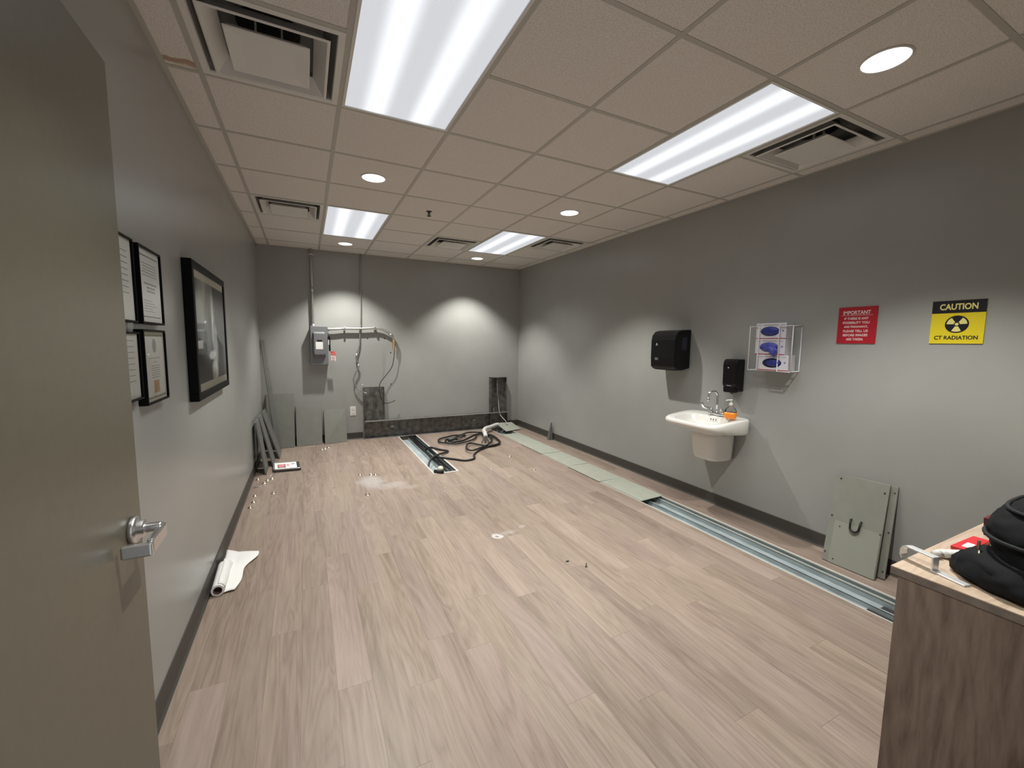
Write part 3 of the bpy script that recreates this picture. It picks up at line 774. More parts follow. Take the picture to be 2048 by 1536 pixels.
def glove_box(z, yshift, label, gm, glove_out, inner):
    bw, bh, bd = 0.236, 0.122, 0.095
    yc = -0.515 + yshift
    t = thing('glove_box', label, 'glove box', (XR-0.055, yc, z), 'boxes of blue gloves')
    MB().box(XR-0.008-bd, XR-0.008, yc-bw/2, yc+bw/2, z, z+bh).build('carton', M['carton'], t, bevel=0.002)
    F = XR-0.008-bd
    el = lambda rx, rz, n=28: [(rx*math.cos(2*math.pi*k/n), rz*math.sin(2*math.pi*k/n)) for k in range(n)]
    MB().prism(el(0.074, 0.037), lambda u, v, d: (F-d, yc+0.005+u, z+0.058+v), 0.0, 0.0012).build('opening', M['carton_in'], t)
    m = MB(); rs = []
    for s_, d in ((inner, 0.0012), (inner*0.93, 0.006), (inner*0.7, 0.011), (inner*0.35, 0.013)):
        rs.append([Vector((F-d-0.002*math.sin(5*a), yc+0.005-0.006*(1-inner)*8+0.074*s_*math.cos(a), z+0.058+0.037*s_*math.sin(a))) for a in [2*math.pi*k/28 for k in range(28)]])
    m.rings(rs); m.build('gloves', gm, t)
    if glove_out:
        m = MB(); P = [(F-0.010, yc-0.015, z+0.055), (F-0.028, yc-0.032, z+0.045), (F-0.034, yc-0.045, z+0.025), (F-0.026, yc-0.050, z+0.004), (F-0.022, yc-0.045, z-0.006)]
        m.tube(P, lambda q: 0.022+0.010*math.sin(q*3.0)-0.012*q, 10, smooth_path=4)
        m.tube([(F-0.02, yc-0.035, z+0.06), (F-0.03, yc-0.055, z+0.050), (F-0.03, yc-0.070, z+0.030), (F-0.02, yc-0.068, z+0.012)], lambda q: 0.012-0.004*q, 8, smooth_path=4)
        m.build('pulled_glove', M['glove2'], t)
    m = MB(); m.box(F-0.0006, F, yc-bw/2+0.001, yc+bw/2-0.001, z, z+0.005); m.build('red_stripe', M['redline'], t)
    MB().prism(el(0.008, 0.008, 14), lambda u, v, d: (F-d, yc-0.095+u, z+0.062+v), 0.0, 0.0006).build('round_logo', M['bluedot'], t)
    m = MB(); m.box(F-0.0006, F, yc-0.055, yc+0.06, z+bh-0.021, z+bh-0.011).box(F-0.0006, F, yc+0.075, yc+0.11, z+bh-0.020, z+bh-0.015).box(F-0.0006, F, yc-0.105, yc-0.072, z+bh-0.020, z+bh-0.015)
    m.pieces('printed_text', pbr('pale_print', (0.40, 0.38, 0.40), 0.6), t)
glove_box(1.288, -0.030, 'bottom glove box in the wire rack, dark opening partly empty', M['glove'], False, 0.78)
glove_box(1.4115, 0.0, 'middle glove box in the wire rack with a violet glove pulled out', M['glove2'], True, 0.97)
glove_box(1.535, 0.0, 'top glove box in the wire rack, oval filled with deep blue gloves', M['glove'], False, 0.93)

# --- signs
def sfn(yl, z0):     # sign-local: u to the right, v up, d off the wall
    return lambda u, v, d: (XR-0.006-d, yl-u, z0+v)
W_, H_ = 0.224, 0.248
f = sfn(-0.926, 1.502)
t = thing('pregnancy_notice_sign', 'square red notice with white lettering that starts IMPORTANT', 'sign', (XR, -0.926-W_/2, 1.502))
MB().prism([(0, 0), (W_, 0), (W_, H_), (0, H_)], f, -0.006, 0.0).build('board', M['sign_red'], t)
rows = [('IMPORTANT', 0.158, 0.026, 0.210), ('IF THERE IS ANY', 0.140, 0.0165, 0.170), ('POSSIBILITY YOU', 0.153, 0.0165, 0.142), ('ARE PREGNANT,', 0.140, 0.0165, 0.113),
        ('PLEASE TELL US', 0.143, 0.0165, 0.085), ('BEFORE IMAGES', 0.143, 0.0165, 0.057), ('ARE TAKEN.', 0.100, 0.0165, 0.029)]
for s_, w2, h2, v in rows:
    text_mb(s_, w2, h2, f, bold=0.025, cx=W_/2-0.004, cy=v).build('lettering', M['sign_wht'], t)
MB().prism([(0.020, 0.1905), (W_-0.024, 0.1905), (W_-0.024, 0.1925), (0.020, 0.1925)], f, 0, 0.0006).build('underline', M['sign_wht'], t)
f = sfn(-1.417, 1.505)
t = thing('radiation_caution_sign', 'yellow and black CAUTION sign with a radiation trefoil', 'sign', (XR, -1.417-W_/2, 1.505))
MB().prism([(0, 0), (W_, 0), (W_, H_), (0, H_)], f, -0.006, 0.0).build('board', M['sign_yel'], t)
MB().prism([(0, 0.176), (W_, 0.176), (W_, H_), (0, H_)], f, 0, 0.0006).build('header', M['sign_blk'], t)
text_mb('CAUTION', 0.158, 0.036, f, d1=0.0014, bold=0.03, cx=W_/2, cy=0.212).build('lettering', M['sign_let_y'], t)
text_mb('CT RADIATION', 0.182, 0.023, f, bold=0.028, cx=W_/2, cy=0.034).build('lettering', M['sign_blk'], t)
cx, cy, rr = W_/2, 0.111, 0.050
MB().prism([(cx+rr*math.cos(k*R(7.5)), cy+rr*math.sin(k*R(7.5))) for k in range(48)], f, 0, 0.0006).build('disc', M['sign_blk'], t)
for a0 in (30, 150, 270):
    pts = [(cx+0.043*math.cos(R(a)), cy+0.043*math.sin(R(a))) for a in range(a0-28, a0+29, 7)] + [(cx+0.013*math.cos(R(a)), cy+0.013*math.sin(R(a))) for a in range(a0+28, a0-29, -14)]
    MB().prism(pts, f, 0.0006, 0.0012).build('trefoil_blade', M['sign_let_y'], t)
MB().prism([(cx+0.008*math.cos(k*R(20)), cy+0.008*math.sin(k*R(20))) for k in range(18)], f, 0.0006, 0.0012).build('trefoil_centre', M['sign_let_y'], t)

# --- sink
YC = -0.07
t = thing('wall_hung_sink', 'white ceramic wall-hung sink with half pedestal', 'sink', (XR, YC, 0.46))
def srk(d0, d1, hw, z, n, taper=0.0, zf=0.0):
    """plan ring from depth d0 to d1, half width hw; taper narrows the front, zf drops the front"""
    r = []
    for p in sring(0, 0, (d1-d0)/2, hw, 0, n, 64):
        d = (d0+d1)/2 + p.x; k = (d-d0)/(d1-d0)
        r.append(Vector((XR-d, YC + p.y*(1-taper*k*k), z - zf*k*k)))
    return r
rs = [srk(0.245, 0.265, 0.01, 0.735, 2), srk(0.20, 0.31, 0.07, 0.737, 2.2), srk(0.165, 0.385, 0.155, 0.757, 2.6), srk(0.145, 0.415, 0.205, 0.80, 3, 0.05),
      srk(0.135, 0.428, 0.225, 0.835, 3.2, 0.08, 0.012), srk(0.128, 0.436, 0.236, 0.846, 3.4, 0.10, 0.022), srk(0.10, 0.446, 0.252, 0.850, 3.6, 0.12, 0.030),
      srk(0.02, 0.460, 0.284, 0.860, 5.5, 0.06, 0.038), srk(0.004, 0.467, 0.296, 0.857, 5.5, 0.06, 0.040), srk(0.0, 0.473, 0.302, 0.846, 5.5, 0.06, 0.041),
      srk(0.0, 0.473, 0.302, 0.800, 5.5, 0.06, 0.004), srk(0.0, 0.470, 0.300, 0.742, 5.5, 0.07, -0.038), srk(0.0, 0.455, 0.292, 0.727, 5, 0.09, -0.047), srk(0.0, 0.40, 0.262, 0.718, 4.5, 0.14, -0.036), srk(0.0, 0.33, 0.20, 0.712, 4.2, 0.2, -0.01), srk(0.0, 0.28, 0.165, 0.700, 4, 0.2)]
m = MB(); m.rings(rs); m.build('basin', M['ceramic'], t)
rs = [srk(0.0, 0.272, 0.162, 0.735, 4.5, 0.15), srk(0.0, 0.268, 0.158, 0.66, 4.5, 0.16), srk(0.0, 0.258, 0.150, 0.55, 4.5, 0.18), srk(0.0, 0.250, 0.144, 0.495, 4.5, 0.2), srk(0.0, 0.243, 0.139, 0.472, 4.2, 0.2), srk(0.006, 0.225, 0.125, 0.462, 4, 0.2)]
m = MB(); m.rings(rs); m.build('half_pedestal', M['ceramic'], t)
m = MB()
for k in (-1, 0, 1): m.lathe([(0.0055, 0), (0.0055, 0.003)], (XR-0.1485, YC-0.02+0.026*k, 0.822), '-X', 12)
m.pieces('overflow_hole', M['dark'], t)
part('drain', M['bchrome'], t, lambda m: m.lathe([(0.022, 0), (0.022, 0.002), (0.012, 0.001)], (XR-0.255, YC, 0.738), 'Z', 20))
# faucet
t = thing('gooseneck_faucet', 'chrome gooseneck faucet with wrist-blade handles on the sink deck', 'faucet', (XR-0.075, YC, 0.858))
fx = XR-0.085; fz = 0.860
part('base_plate', M['bchrome'], t, lambda m: m.rings([sring(fx, YC, 0.028, 0.085, fz-0.004, 3, 32), sring(fx, YC, 0.028, 0.085, fz+0.014, 3, 32), sring(fx, YC, 0.020, 0.076, fz+0.021, 3, 32)]))
pts = [(fx, YC, fz+0.015), (fx, YC, fz+0.10), (fx, YC, fz+0.165)] + [(fx-0.045+0.045*math.cos(R(a)), YC+0.012*(1-math.cos(R(a))), fz+0.165+0.045*math.sin(R(a))) for a in range(20, 181, 20)] + [(fx-0.091, YC+0.024, fz+0.145)]
part('spout', M['bchrome'], t, lambda m: m.tube(pts, 0.0095, 14))
part('aerator', M['bchrome'], t, lambda m: m.lathe([(0.012, 0), (0.012, 0.022), (0.010, 0.024)], (fx-0.091, YC+0.024, fz+0.148), '-Z', 16))
for s_ in (1, -1):
    hy_ = YC + s_*0.060
    hh = MB().lathe([(0.020, 0.0), (0.019, 0.020), (0.012, 0.026), (0.012, 0.040), (0.004, 0.044)], (fx, hy_, fz+0.012), 'Z', 18).build('handle', M['bchrome'], t)
    if s_ > 0: P = [(fx, hy_, fz+0.048), (fx-0.035, hy_+0.010, fz+0.052), (fx-0.066, hy_+0.022, fz+0.060), (fx-0.084, hy_+0.028, fz+0.085), (fx-0.086, hy_+0.030, fz+0.112)]
    else: P = [(fx, hy_, fz+0.048), (fx-0.03, hy_-0.012, fz+0.052), (fx-0.06, hy_-0.030, fz+0.055), (fx-0.09, hy_-0.045, fz+0.062)]
    part('wrist_blade', M['bchrome'], hh, lambda m: m.tube(P, lambda q: 0.0065+0.007*q*(1.25-q)*2, 10, smooth_path=4))
# soap bottle
bx, by, bz = XR-0.165, -0.262, 0.858
t = thing('hand_soap_bottle', 'clear pump bottle half full of orange soap on the sink', 'soap bottle', (bx, by, bz))
def boval(m, pr, sc=1.0):
    m.rings([sring(bx, by, rx*sc*1.2, ry*sc*1.15, bz+h*1.15, 2.8, 28, R(20)) for rx, ry, h in pr])
body = [(0.024, 0.036, 0.0), (0.027, 0.040, 0.006), (0.028, 0.042, 0.03), (0.027, 0.040, 0.055), (0.024, 0.034, 0.075), (0.016, 0.018, 0.088), (0.014, 0.014, 0.096)]
part('bottle_body', M['clear'], t, lambda m: boval(m, [(0.0272, 0.041, 0.0505)] + body[3:]))
part('liquid', M['orange'], t, lambda m: boval(m, [(0.024, 0.036, 0.002), (0.027, 0.040, 0.008), (0.028, 0.042, 0.03), (0.0272, 0.041, 0.050)]))
pm = part('pump', M['white_pl'], t, lambda m: m.lathe([(0.016, 0.094), (0.016, 0.112), (0.012, 0.122), (0.005, 0.124), (0.005, 0.138), (0.010, 0.140), (0.010, 0.150), (0.004, 0.153)], (bx, by, bz+0.014), 'Z', 20))
part('pump_spout', M['white_pl'], pm, lambda m: m.tube([(bx, by, bz+0.159), (bx-0.02, by+0.014, bz+0.160), (bx-0.034, by+0.024, bz+0.154)], 0.005, 8))

# --- floor plates leaning on the right wall
def lean_plate(name, label, cat, c4, th, mat, group=None):
    o = MB().slab(c4, th).build(name, mat, None, origin=((c4[0][0]+c4[1][0])/2, (c4[0][1]+c4[1][1])/2, 0.0), bevel=0.002)
    return tag(o, label, cat, group)
def rpt(xb, s_, y):   # point on the leaning front plate
    return None
# back plate
A = [(3.655, -1.060, 0.006), (3.655, -1.372, 0.006), (3.772, -1.352, 0.590), (3.772, -1.040, 0.590)]
t = thing('steel_floor_plate', 'grey-green steel plate behind the one with a handle, leaning on the right wall', 'steel plate', (3.68, -1.2, 0))
MB().slab(A, 0.010).build('sheet', M['plate5'], t, bevel=0.002)
m = MB(); 
for k in (0.08, 0.5, 0.93):
    p = Vector(A[1]).lerp(Vector(A[2]), k) + Vector((0.0, 0.014, 0)); m.lathe([(0.004, -0.002), (0.004, 0.004)], p, '-X', 8)
m.pieces('screw', M['graydark'], t)
A = [(3.590, -1.045, 0.004), (3.596, -1.345, 0.004), (3.752, -1.318, 0.595), (3.746, -1.020, 0.588)]
t = thing('steel_floor_plate', 'front sage green steel plate with a black loop handle, leaning on the right wall', 'steel plate', (3.60, -1.2, 0))
MB().slab(A, 0.012).build('sheet', M['plate5'], t, bevel=0.002)
def onA(u, v, d=0.0):    # u along bottom 0..1, v up 0..1, d off the face
    b0 = Vector(A[0]).lerp(Vector(A[1]), u); b1 = Vector(A[3]).lerp(Vector(A[2]), u)
    n = (Vector(A[1])-Vector(A[0])).cross(Vector(A[3])-Vector(A[0])).normalized()
    return b0.lerp(b1, v) + n*d
NA = (Vector(A[1])-Vector(A[0])).cross(Vector(A[3])-Vector(A[0])).normalized()
if NA.x > 0:
    _on = onA
    onA = lambda u, v, d=0.0: _on(u, v, -d)
MB().add([onA(.13, .0, .004), onA(.985, .0, .004), onA(.985, .475, .004), onA(.13, .475, .004), onA(.13, .0, .0), onA(.985, .0, .0), onA(.985, .475, .0), onA(.13, .475, .0)],
         [(0,1,2,3),(0,4,5,1),(1,5,6,2),(2,6,7,3),(3,7,4,0)]).build('lower_skin', pbr('sage_enamel_light', (0.292, 0.30, 0.255), 0.5), t)
m = MB()
for u, v in ((.10,.955),(.93,.905),(.05,.52),(.04,.10),(.24,.42),(.97,.47),(.22,.05)):
    c0, c1 = onA(u, v, 0.0), onA(u, v, 0.006); m.tube([c0, c1], 0.0045, 8)
m.pieces('screw', M['graydark'], t)
hp = [onA(.43, .535, .002), onA(.43, .53, .014), onA(.44, .465, .016)] + [onA(.525-.085*math.cos(R(a)), .455-.045*math.sin(R(a)), .016) for a in range(20, 161, 20)] + [onA(.61, .465, .016), onA(.62, .53, .014), onA(.62, .535, .002)]
part('loop_handle', M['cable'], t, lambda m: m.tube(hp, 0.006, 8))

# --- wedge by the right wall
t = MB(); t.rings([[Vector(p) for p in ((3.690, 2.78, 0), (3.757, 2.78, 0), (3.757, 2.84, 0), (3.690, 2.84, 0))], [Vector(p) for p in ((3.722, 2.80, 0.16), (3.766, 2.80, 0.16), (3.766, 2.83, 0.16), (3.722, 2.83, 0.16))], [Vector(p) for p in ((3.748, 2.815, 0.262), (3.764, 2.815, 0.262), (3.764, 2.828, 0.262), (3.748, 2.828, 0.262))]], smooth=False)
tag(t.build('pointed_stake', M['plate3'], None, origin=(3.72, 2.81, 0), bevel=0.002), 'small pointed grey stake standing by the right baseboard', 'stake')

# ================================================================== FLOOR TROUGHS
x0, x1, y0, y1 = TR
t = thing('floor_trough', 'long galvanised floor trough running beside the right wall', 'floor trough', ((x0+x1)/2, 0.5, -0.09))
DZ = -0.062
part('channel', M['galv'], t, lambda m: (m.box(x0, x1, y0, y1, DZ-0.003, DZ), m.box(x0, x0+0.003, y0, y1, DZ, 0.0), m.box(x1-0.003, x1, y0, y1, DZ, 0.0)))
part('divider', M['galv'], t, lambda m: (m.box(x0+0.150, x0+0.153, y0, y1, DZ, -0.032), m.box(x0+0.150, x0+0.166, y0, y1, -0.035, -0.032)))
part('ledge', M['galv'], t, lambda m: (m.box(x1-0.036, x1-0.003, y0, y1, -0.030, -0.027), m.box(x1-0.036, x1-0.033, y0, y1, DZ, -0.027)))
part('edge_trim', M['trim'], t, split=True, fn=lambda m: (m.box(x0-0.002, x0+0.008, y0, y1, -0.004, 0.0035), m.box(x1-0.012, x1+0.003, y0, y1, -0.004, 0.004), m.box(x1-0.030, x1-0.024, y0, y1, -0.027, -0.020)))
part('dark_opening_patch', M['graydark'], t, split=True, fn=lambda m: (m.box(x0+0.004, x0+0.148, -1.56, -1.43, DZ, DZ+0.004), m.box(x0+0.170, x1-0.04, -1.60, -1.46, DZ, DZ+0.004)))  # added dark rectangles stand in for the darkness of openings near the trough end
# covers lying in the right trough
ends = [(0.290, 0.897, 0.012), (0.900, 1.505, -0.006), (1.508, 2.113, 0.004), (2.116, 2.722, -0.004), (2.725, 3.395, 0.003)]
labs = ['sage trough cover plate at the open end, nearest the sink', 'second sage trough cover plate from the open end', 'middle one of the five sage trough cover plates in the row',
        'fourth sage trough cover plate from the open end', 'sage trough cover plate next to the tilted one at the back']
for k, ((a, b_, sh), lb) in enumerate(zip(ends, labs)):
    zz = 0.004 + 0.0015*(k % 2)
    xa, xb = x0-0.003+sh, x1+0.004+sh*0.4
    sk = [0.02, 0.0, 0.012, 0.008, 0.0][k]
    c4 = [(xa, a, zz+0.006), (xb, a+sk, zz+0.006), (xb, b_-0.004+sk*0.5, zz+0.006), (xa, b_-0.004, zz+0.006)]
    tag(MB().slab(c4, 0.006).build('trough_cover', M['plate'], None, origin=((xa+xb)/2, (a+b_)/2, 0.0), bevel=0.001), lb, 'cover plate', 'trough covers')
c4 = [(3.330, 3.535, 0.022), (3.655, 3.640, 0.016), (3.590, 3.865, 0.098), (3.285, 3.880, 0.104)]
t = thing('trough_cover', 'tilted sage cover plate with a cable hole at the back right corner', 'cover plate', (3.46, 3.7, 0.0), 'trough covers')
MB().slab(c4, 0.006).build('plate', M['plate'], t, bevel=0.001)
cc = (Vector(c4[0])+Vector(c4[1])+Vector(c4[2])+Vector(c4[3]))/4 + Vector((-0.01, 0.04, 0.008))
part('grommet', M['dark'], t, lambda m: m.lathe([(0.018, -0.004), (0.018, 0.008), (0.008, 0.012)], cc, 'Z', 14))
o = MB().tube([cc + Vector((0, 0, 0.008)), cc + Vector((-0.012, 0.03, 0.07)), (3.395, 3.93, 0.24), (3.385, 3.985, 0.45), (3.370, 4.0, 0.72), (3.362, 4.005, 0.86)], 0.005, 8, smooth_path=5).build('pale_cord_line', M['tube_w'], None, origin=tuple(cc))
tag(o, 'thin pale cord rising from the tilted plate into the right steel duct', 'cord')

x0, x1, y0, y1 = TM
t = thing('floor_trough', 'short open floor trough in mid floor with black cables in it', 'floor trough', ((x0+x1)/2, 2.9, -0.09))
part('channel', M['galv'], t, lambda m: (m.box(x0, x1, y0, y1, DZ-0.003, DZ), m.box(x0, x0+0.003, y0, y1, DZ, 0.0), m.box(x1-0.003, x1, y0, y1, DZ, 0.0), m.box(x0, x1, y0, y0+0.003, DZ, 0.0)))
part('divider', M['galv'], t, lambda m: m.box(x0+0.155, x0+0.158, y0, y1, DZ, -0.03))
part('edge_trim', M['trim'], t, split=True, fn=lambda m: (m.box(x0-0.004, x0+0.014, y0, y1, -0.004, 0.0035), m.box(x1-0.016, x1+0.004, y0, y1, -0.004, 0.0035), m.box(x0, x1, y0-0.004, y0+0.020, -0.004, 0.004)))
for k in range(4):
    xx = x0 + 0.185 + 0.026*k
    P = [(xx+0.01*math.sin(k), 3.92, -0.045), (xx-0.02, 3.5, -0.046+0.008*k), (xx+0.02*math.sin(2*k+1), 3.0, -0.045), (xx-0.01, 2.5, -0.046+0.01*(k % 2)), (xx-0.02+0.02*(k % 2), 2.12, -0.044), (xx-0.03, 1.97+0.03*k, -0.048)]
    o = MB().tube(P, 0.0115, 8, smooth_path=5).build('trough_cable', M['cable'], None, origin=(xx, 2.0, -0.06))
    tag(o, ['leftmost', 'second from left', 'third from left', 'rightmost'][k] + ' of the four thick black cables in the mid-floor trough', 'cable', 'cables in the mid-floor trough')
t = thing('cable_end_plug', 'pale round cap on a black plug at the near end of the mid trough', 'cable plug', (1.72, 1.90, 0.0))
part('cap', M['cap'], t, lambda m: m.lathe([(0.006, -0.030), (0.024, -0.022), (0.034, 0.0), (0.026, 0.022), (0.006, 0.031)], (1.730, 1.915, 0.046), 'Z', 18))
part('plug', M['cable'], t, lambda m: m.tube([(1.665, 1.93, 0.02), (1.70, 1.895, 0.022), (1.755, 1.875, 0.022)], 0.021, 10))

# --- long black cable: out of the trough, across the floor, coiled
zc = 0.014
P = [(1.66, 2.20, -0.03), (1.70, 2.28, 0.03), (1.765, 2.386, 0.045), (1.879, 2.538, 0.035), (2.075, 2.727, zc), (2.00, 2.86, zc), (1.905, 2.999, 0.02), (1.86, 3.08, -0.03)]
tag(MB().tube(P, 0.013, 10, smooth_path=6).build('looped_cable', M['cable'], None, origin=(1.9, 2.6, 0)), 'short black cable bight rising out of the mid trough', 'cable')
P = [(1.80, 2.56, -0.02), (1.86, 2.496, 0.014), (2.031, 2.334), (2.128, 2.225), (2.23, 2.23), (2.289, 2.288), (2.327, 2.412), (2.452, 2.581), (2.616, 2.709), (2.768, 2.769), (2.907, 2.885), (2.977, 3.089), (3.01, 3.34), (2.96, 3.50), (2.809, 3.55), (2.487, 3.253), (2.34, 3.199), (2.238, 3.175),
     (2.205, 3.255), (2.265, 3.396), (2.417, 3.47), (2.66, 3.60), (2.84, 3.57), (2.93, 3.38), (2.86, 3.05), (2.705, 2.796), (2.474, 2.61), (2.351, 2.549), (2.320, 2.67), (2.415, 2.90), (2.51, 2.968), (2.57, 2.86), (2.68, 2.74), (2.86, 2.80), (2.95, 3.0), (2.93, 3.30), (2.80, 3.46), (2.653, 3.229), (2.498, 3.108), (2.323, 3.028), (2.215, 3.074), (2.113, 3.207), (2.116, 3.32), (2.165, 3.416), (2.309, 3.50), (2.461, 3.562), (2.60, 3.50), (2.50, 3.40), (2.38, 3.28)]
P = [(p[0], p[1], p[2] if len(p) > 2 else zc + (0.026 if 21 <= i <= 29 else 0.013 if i > 29 else 0)) for i, p in enumerate(P)]
tag(MB().tube(P, 0.0125, 8, smooth_path=5).build('coiled_cable', M['cable'], None, origin=(2.6, 3.0, 0)), 'long black cable lying coiled on the floor by the steel duct', 'cable')
t = thing('cable_connector', 'brown and black plug lying at the left end of the coil', 'plug', (2.33, 3.27, 0.0))
part('plug_body', M['graydark'], t, lambda m: m.tube([(2.25, 3.24, 0.035), (2.34, 3.29, 0.04), (2.40, 3.30, 0.035)], lambda q: 0.030-0.008*q, 10))
part('pin', M['brass'], t, lambda m: (m.tube([(2.39, 3.30, 0.035), (2.45, 3.32, 0.035)], 0.010, 8)))
P = [(3.33, 3.87, 0.075), (3.24, 3.82, 0.075), (3.12, 3.72, 0.075), (2.99, 3.60, 0.085), (2.90, 3.46, 0.085), (2.84, 3.28, 0.085), (2.78, 3.10, 0.08)]
t = thing('flexible_hose', 'pale flexible hose lying from the steel duct across the coiled cable', 'hose', (3.0, 3.6, 0))
part('hose_body', M['tube_w'], t, lambda m: m.tube(P, 0.032, 14, smooth_path=6))
part('wire_ends', M['graydark'], t, split=True, fn=lambda m: [m.tube([(2.78, 3.10, 0.08), (2.75+0.03*k, 3.03, 0.065), (2.72+0.05*k, 2.97-0.02*k, 0.012)], 0.008, 6) for k in (-1, 0, 1)])

# ================================================================== BACK WALL: steel raceway
t = thing('steel_wall_raceway', 'open U-shaped steel cable duct along the foot of the back wall', 'cable duct', (2.35, YB, 0))
Dp = 0.090; F = YB-Dp; th = 0.004
def race(m):
    m.box(1.150, 3.545, YB-0.004, YB, 0.0, 0.275)                       # back of the run
    m.box(1.150, 3.550, F, YB, 0.270, 0.276)                            # top ledge
    m.box(1.150, 3.545, F, YB, 0.0, 0.006)
    m.box(1.150, 1.154, F, YB, 0.0, 0.785)                              # left end, full height
    m.box(3.541, 3.545, F+0.03, YB, 0.0, 0.276)
m = MB(); race(m); m.build('run', M['galv_dark'], t)
part('top_lip', M['emt'], t, lambda m: (m.box(1.165, 3.560, F-0.012, F+0.004, 0.268, 0.279)))
part('bottom_lip', M['emt'], t, lambda m: m.box(1.150, 3.24, F-0.010, F+0.002, 0.0, 0.010))
part('riser', M['galv_dark'], t, lambda m: (m.box(1.154, 1.455, YB-0.004, YB, 0.276, 0.785), m.box(1.451, 1.455, F+0.02, YB, 0.276, 0.782), m.box(1.305, 1.310, F+0.03, YB, 0.276, 0.782)))
part('riser', M['galv_dark'], t, lambda m: (m.box(3.222, 3.515, YB-0.004, YB, 0.276, 0.882), m.box(3.222, 3.226, F, YB, 0.0, 0.885), m.box(3.511, 3.515, F, YB, 0.276, 0.882), m.box(3.222, 3.515, F, YB, 0.878, 0.885), m.box(3.335, 3.340, F+0.02, YB, 0.276, 0.88)))
part('bracket', M['emt'], t, split=True, fn=lambda m: (m.box(1.55, 1.60, YB-0.014, YB-0.006, 0.145, 0.160), m.box(2.92, 2.97, YB-0.014, YB-0.006, 0.150, 0.160), m.box(3.29, 3.305, YB-0.03, YB-0.006, 0.29, 0.345)))

# --- outlet
t = thing('wall_outlet', 'white duplex power outlet low on the back wall', 'outlet', (1.005, YB, 0.36))
part('cover_plate', M['white_pl'], t, lambda m: m.box(0.965, 1.047, YB-0.006, YB, 0.362, 0.500), bevel=0.003)
for zz in (0.402, 0.460):
    rc = MB().prism(rrect(0.988, 1.024, zz-0.017, zz+0.017, 0.008), lambda u, v, d: (u, YB-d, v), 0.005, 0.009).build('receptacle', M['white_pl'], t)
    part('slot', M['dark'], rc, split=True, fn=lambda m: (m.box(0.998, 1.0, YB-0.0095, YB-0.008, zz-0.004, zz+0.008), m.box(1.011, 1.013, YB-0.0095, YB-0.008, zz-0.004, zz+0.008), m.box(1.004, 1.008, YB-0.0095, YB-0.008, zz-0.012, zz-0.008)))

# --- disconnect switch
t = thing('disconnect_switch_box', 'grey electrical disconnect switch box on the back wall', 'switch box', (0.575, YB, 1.14))
f_ = YB-0.13
part('enclosure', M['boxgrey'], t, lambda m: m.box(0.465, 0.686, f_, YB, 1.140, 1.676), bevel=0.004)
part('raised_cover', M['boxgrey'], t, lambda m: m.rings([[Vector((x, f_, z)) for x, z in rrect(0.490, 0.655, 1.240, 1.600, 0.02)], [Vector((x, f_-0.030, z)) for x, z in rrect(0.500, 0.645, 1.270, 1.590, 0.02)], [Vector((x, f_-0.040, z)) for x, z in rrect(0.508, 0.637, 1.285, 1.578, 0.018)]], smooth=False), bevel=0.002)
part('label', M['paper'], t, lambda m: m.box(0.527, 0.618, f_-0.0415, f_-0.039, 1.358, 1.458))
part('nameplate', M['sign_blk'], t, lambda m: m.box(0.545, 0.610, f_-0.0415, f_-0.039, 1.465, 1.486))
hd = part('switch_handle', M['black'], t, lambda m: (m.box(0.686, 0.712, f_-0.012, f_+0.04, 1.50, 1.545), m.bar((0.704, f_-0.004, 1.53), (0.706, f_-0.004, 1.33), 0.024, 0.022, up=(0, 1, 0))), bevel=0.003)
part('handle_label', M['white_pl'], hd, lambda m: m.box(0.690, 0.700, f_-0.0165, f_-0.014, 1.42, 1.49))
part('latch_screw', M['emt'], t, lambda m: m.lathe([(0.008, 0), (0.008, 0.008)], (0.686, f_+0.03, 1.19), 'X', 10))
t = thing('lockout_tag', 'red and white lockout tag hanging from the switch handle', 'tag', (0.75, f_, 1.19))
part('card', M['paper'], t, lambda m: m.slab([(0.722, f_-0.004, 1.195), (0.782, f_-0.008, 1.188), (0.776, f_-0.006, 1.325), (0.716, f_-0.003, 1.330)], 0.0015))
part('printed_header', M['tagred'], t, lambda m: m.slab([(0.719, f_-0.006, 1.275), (0.779, f_-0.010, 1.270), (0.776, f_-0.008, 1.325), (0.716, f_-0.005, 1.330)], 0.001))
part('printed_text', M['tagred'], t, split=True, fn=lambda m: [m.slab([(0.727, f_-0.006, 1.252-0.017*k), (0.772, f_-0.010, 1.249-0.017*k), (0.772, f_-0.010, 1.253-0.017*k), (0.727, f_-0.006, 1.256-0.017*k)], 0.001) for k in range(4)])
part('tie', M['white_pl'], t, lambda m: m.tube([(0.709, f_-0.01, 1.345), (0.725, f_-0.012, 1.335), (0.745, f_-0.008, 1.322)], 0.002, 6))

# --- conduits
t = thing('vertical_conduit', 'rigid metal conduit rising from the switch box to the ceiling', 'conduit', (0.505, YB-0.04, 1.676))
part('pipe', M['emt'], t, lambda m: m.tube([(0.505, YB-0.045, 1.674), (0.505, YB-0.045, H-0.001)], 0.0165, 14))
part('coupling', M['emt'], t, split=True, fn=lambda m: (m.lathe([(0.021, 0), (0.021, 0.05)], (0.505, YB-0.045, 2.16), 'Z', 16), m.lathe([(0.026, 0), (0.026, 0.012), (0.021, 0.014), (0.021, 0.035)], (0.505, YB-0.045, 1.676), 'Z', 16)))
part('strap', M['emt'], t, lambda m: (m.box(0.470, 0.540, YB-0.005, YB, 2.66, 2.685), m.lathe([(0.019, 0), (0.019, 0.022)], (0.505, YB-0.045, 2.66), 'Z', 14)))
t = thing('horizontal_conduit', 'metal conduit leaving the switch box sideways and bending down at its end', 'conduit', (1.1, YB-0.05, 1.64))
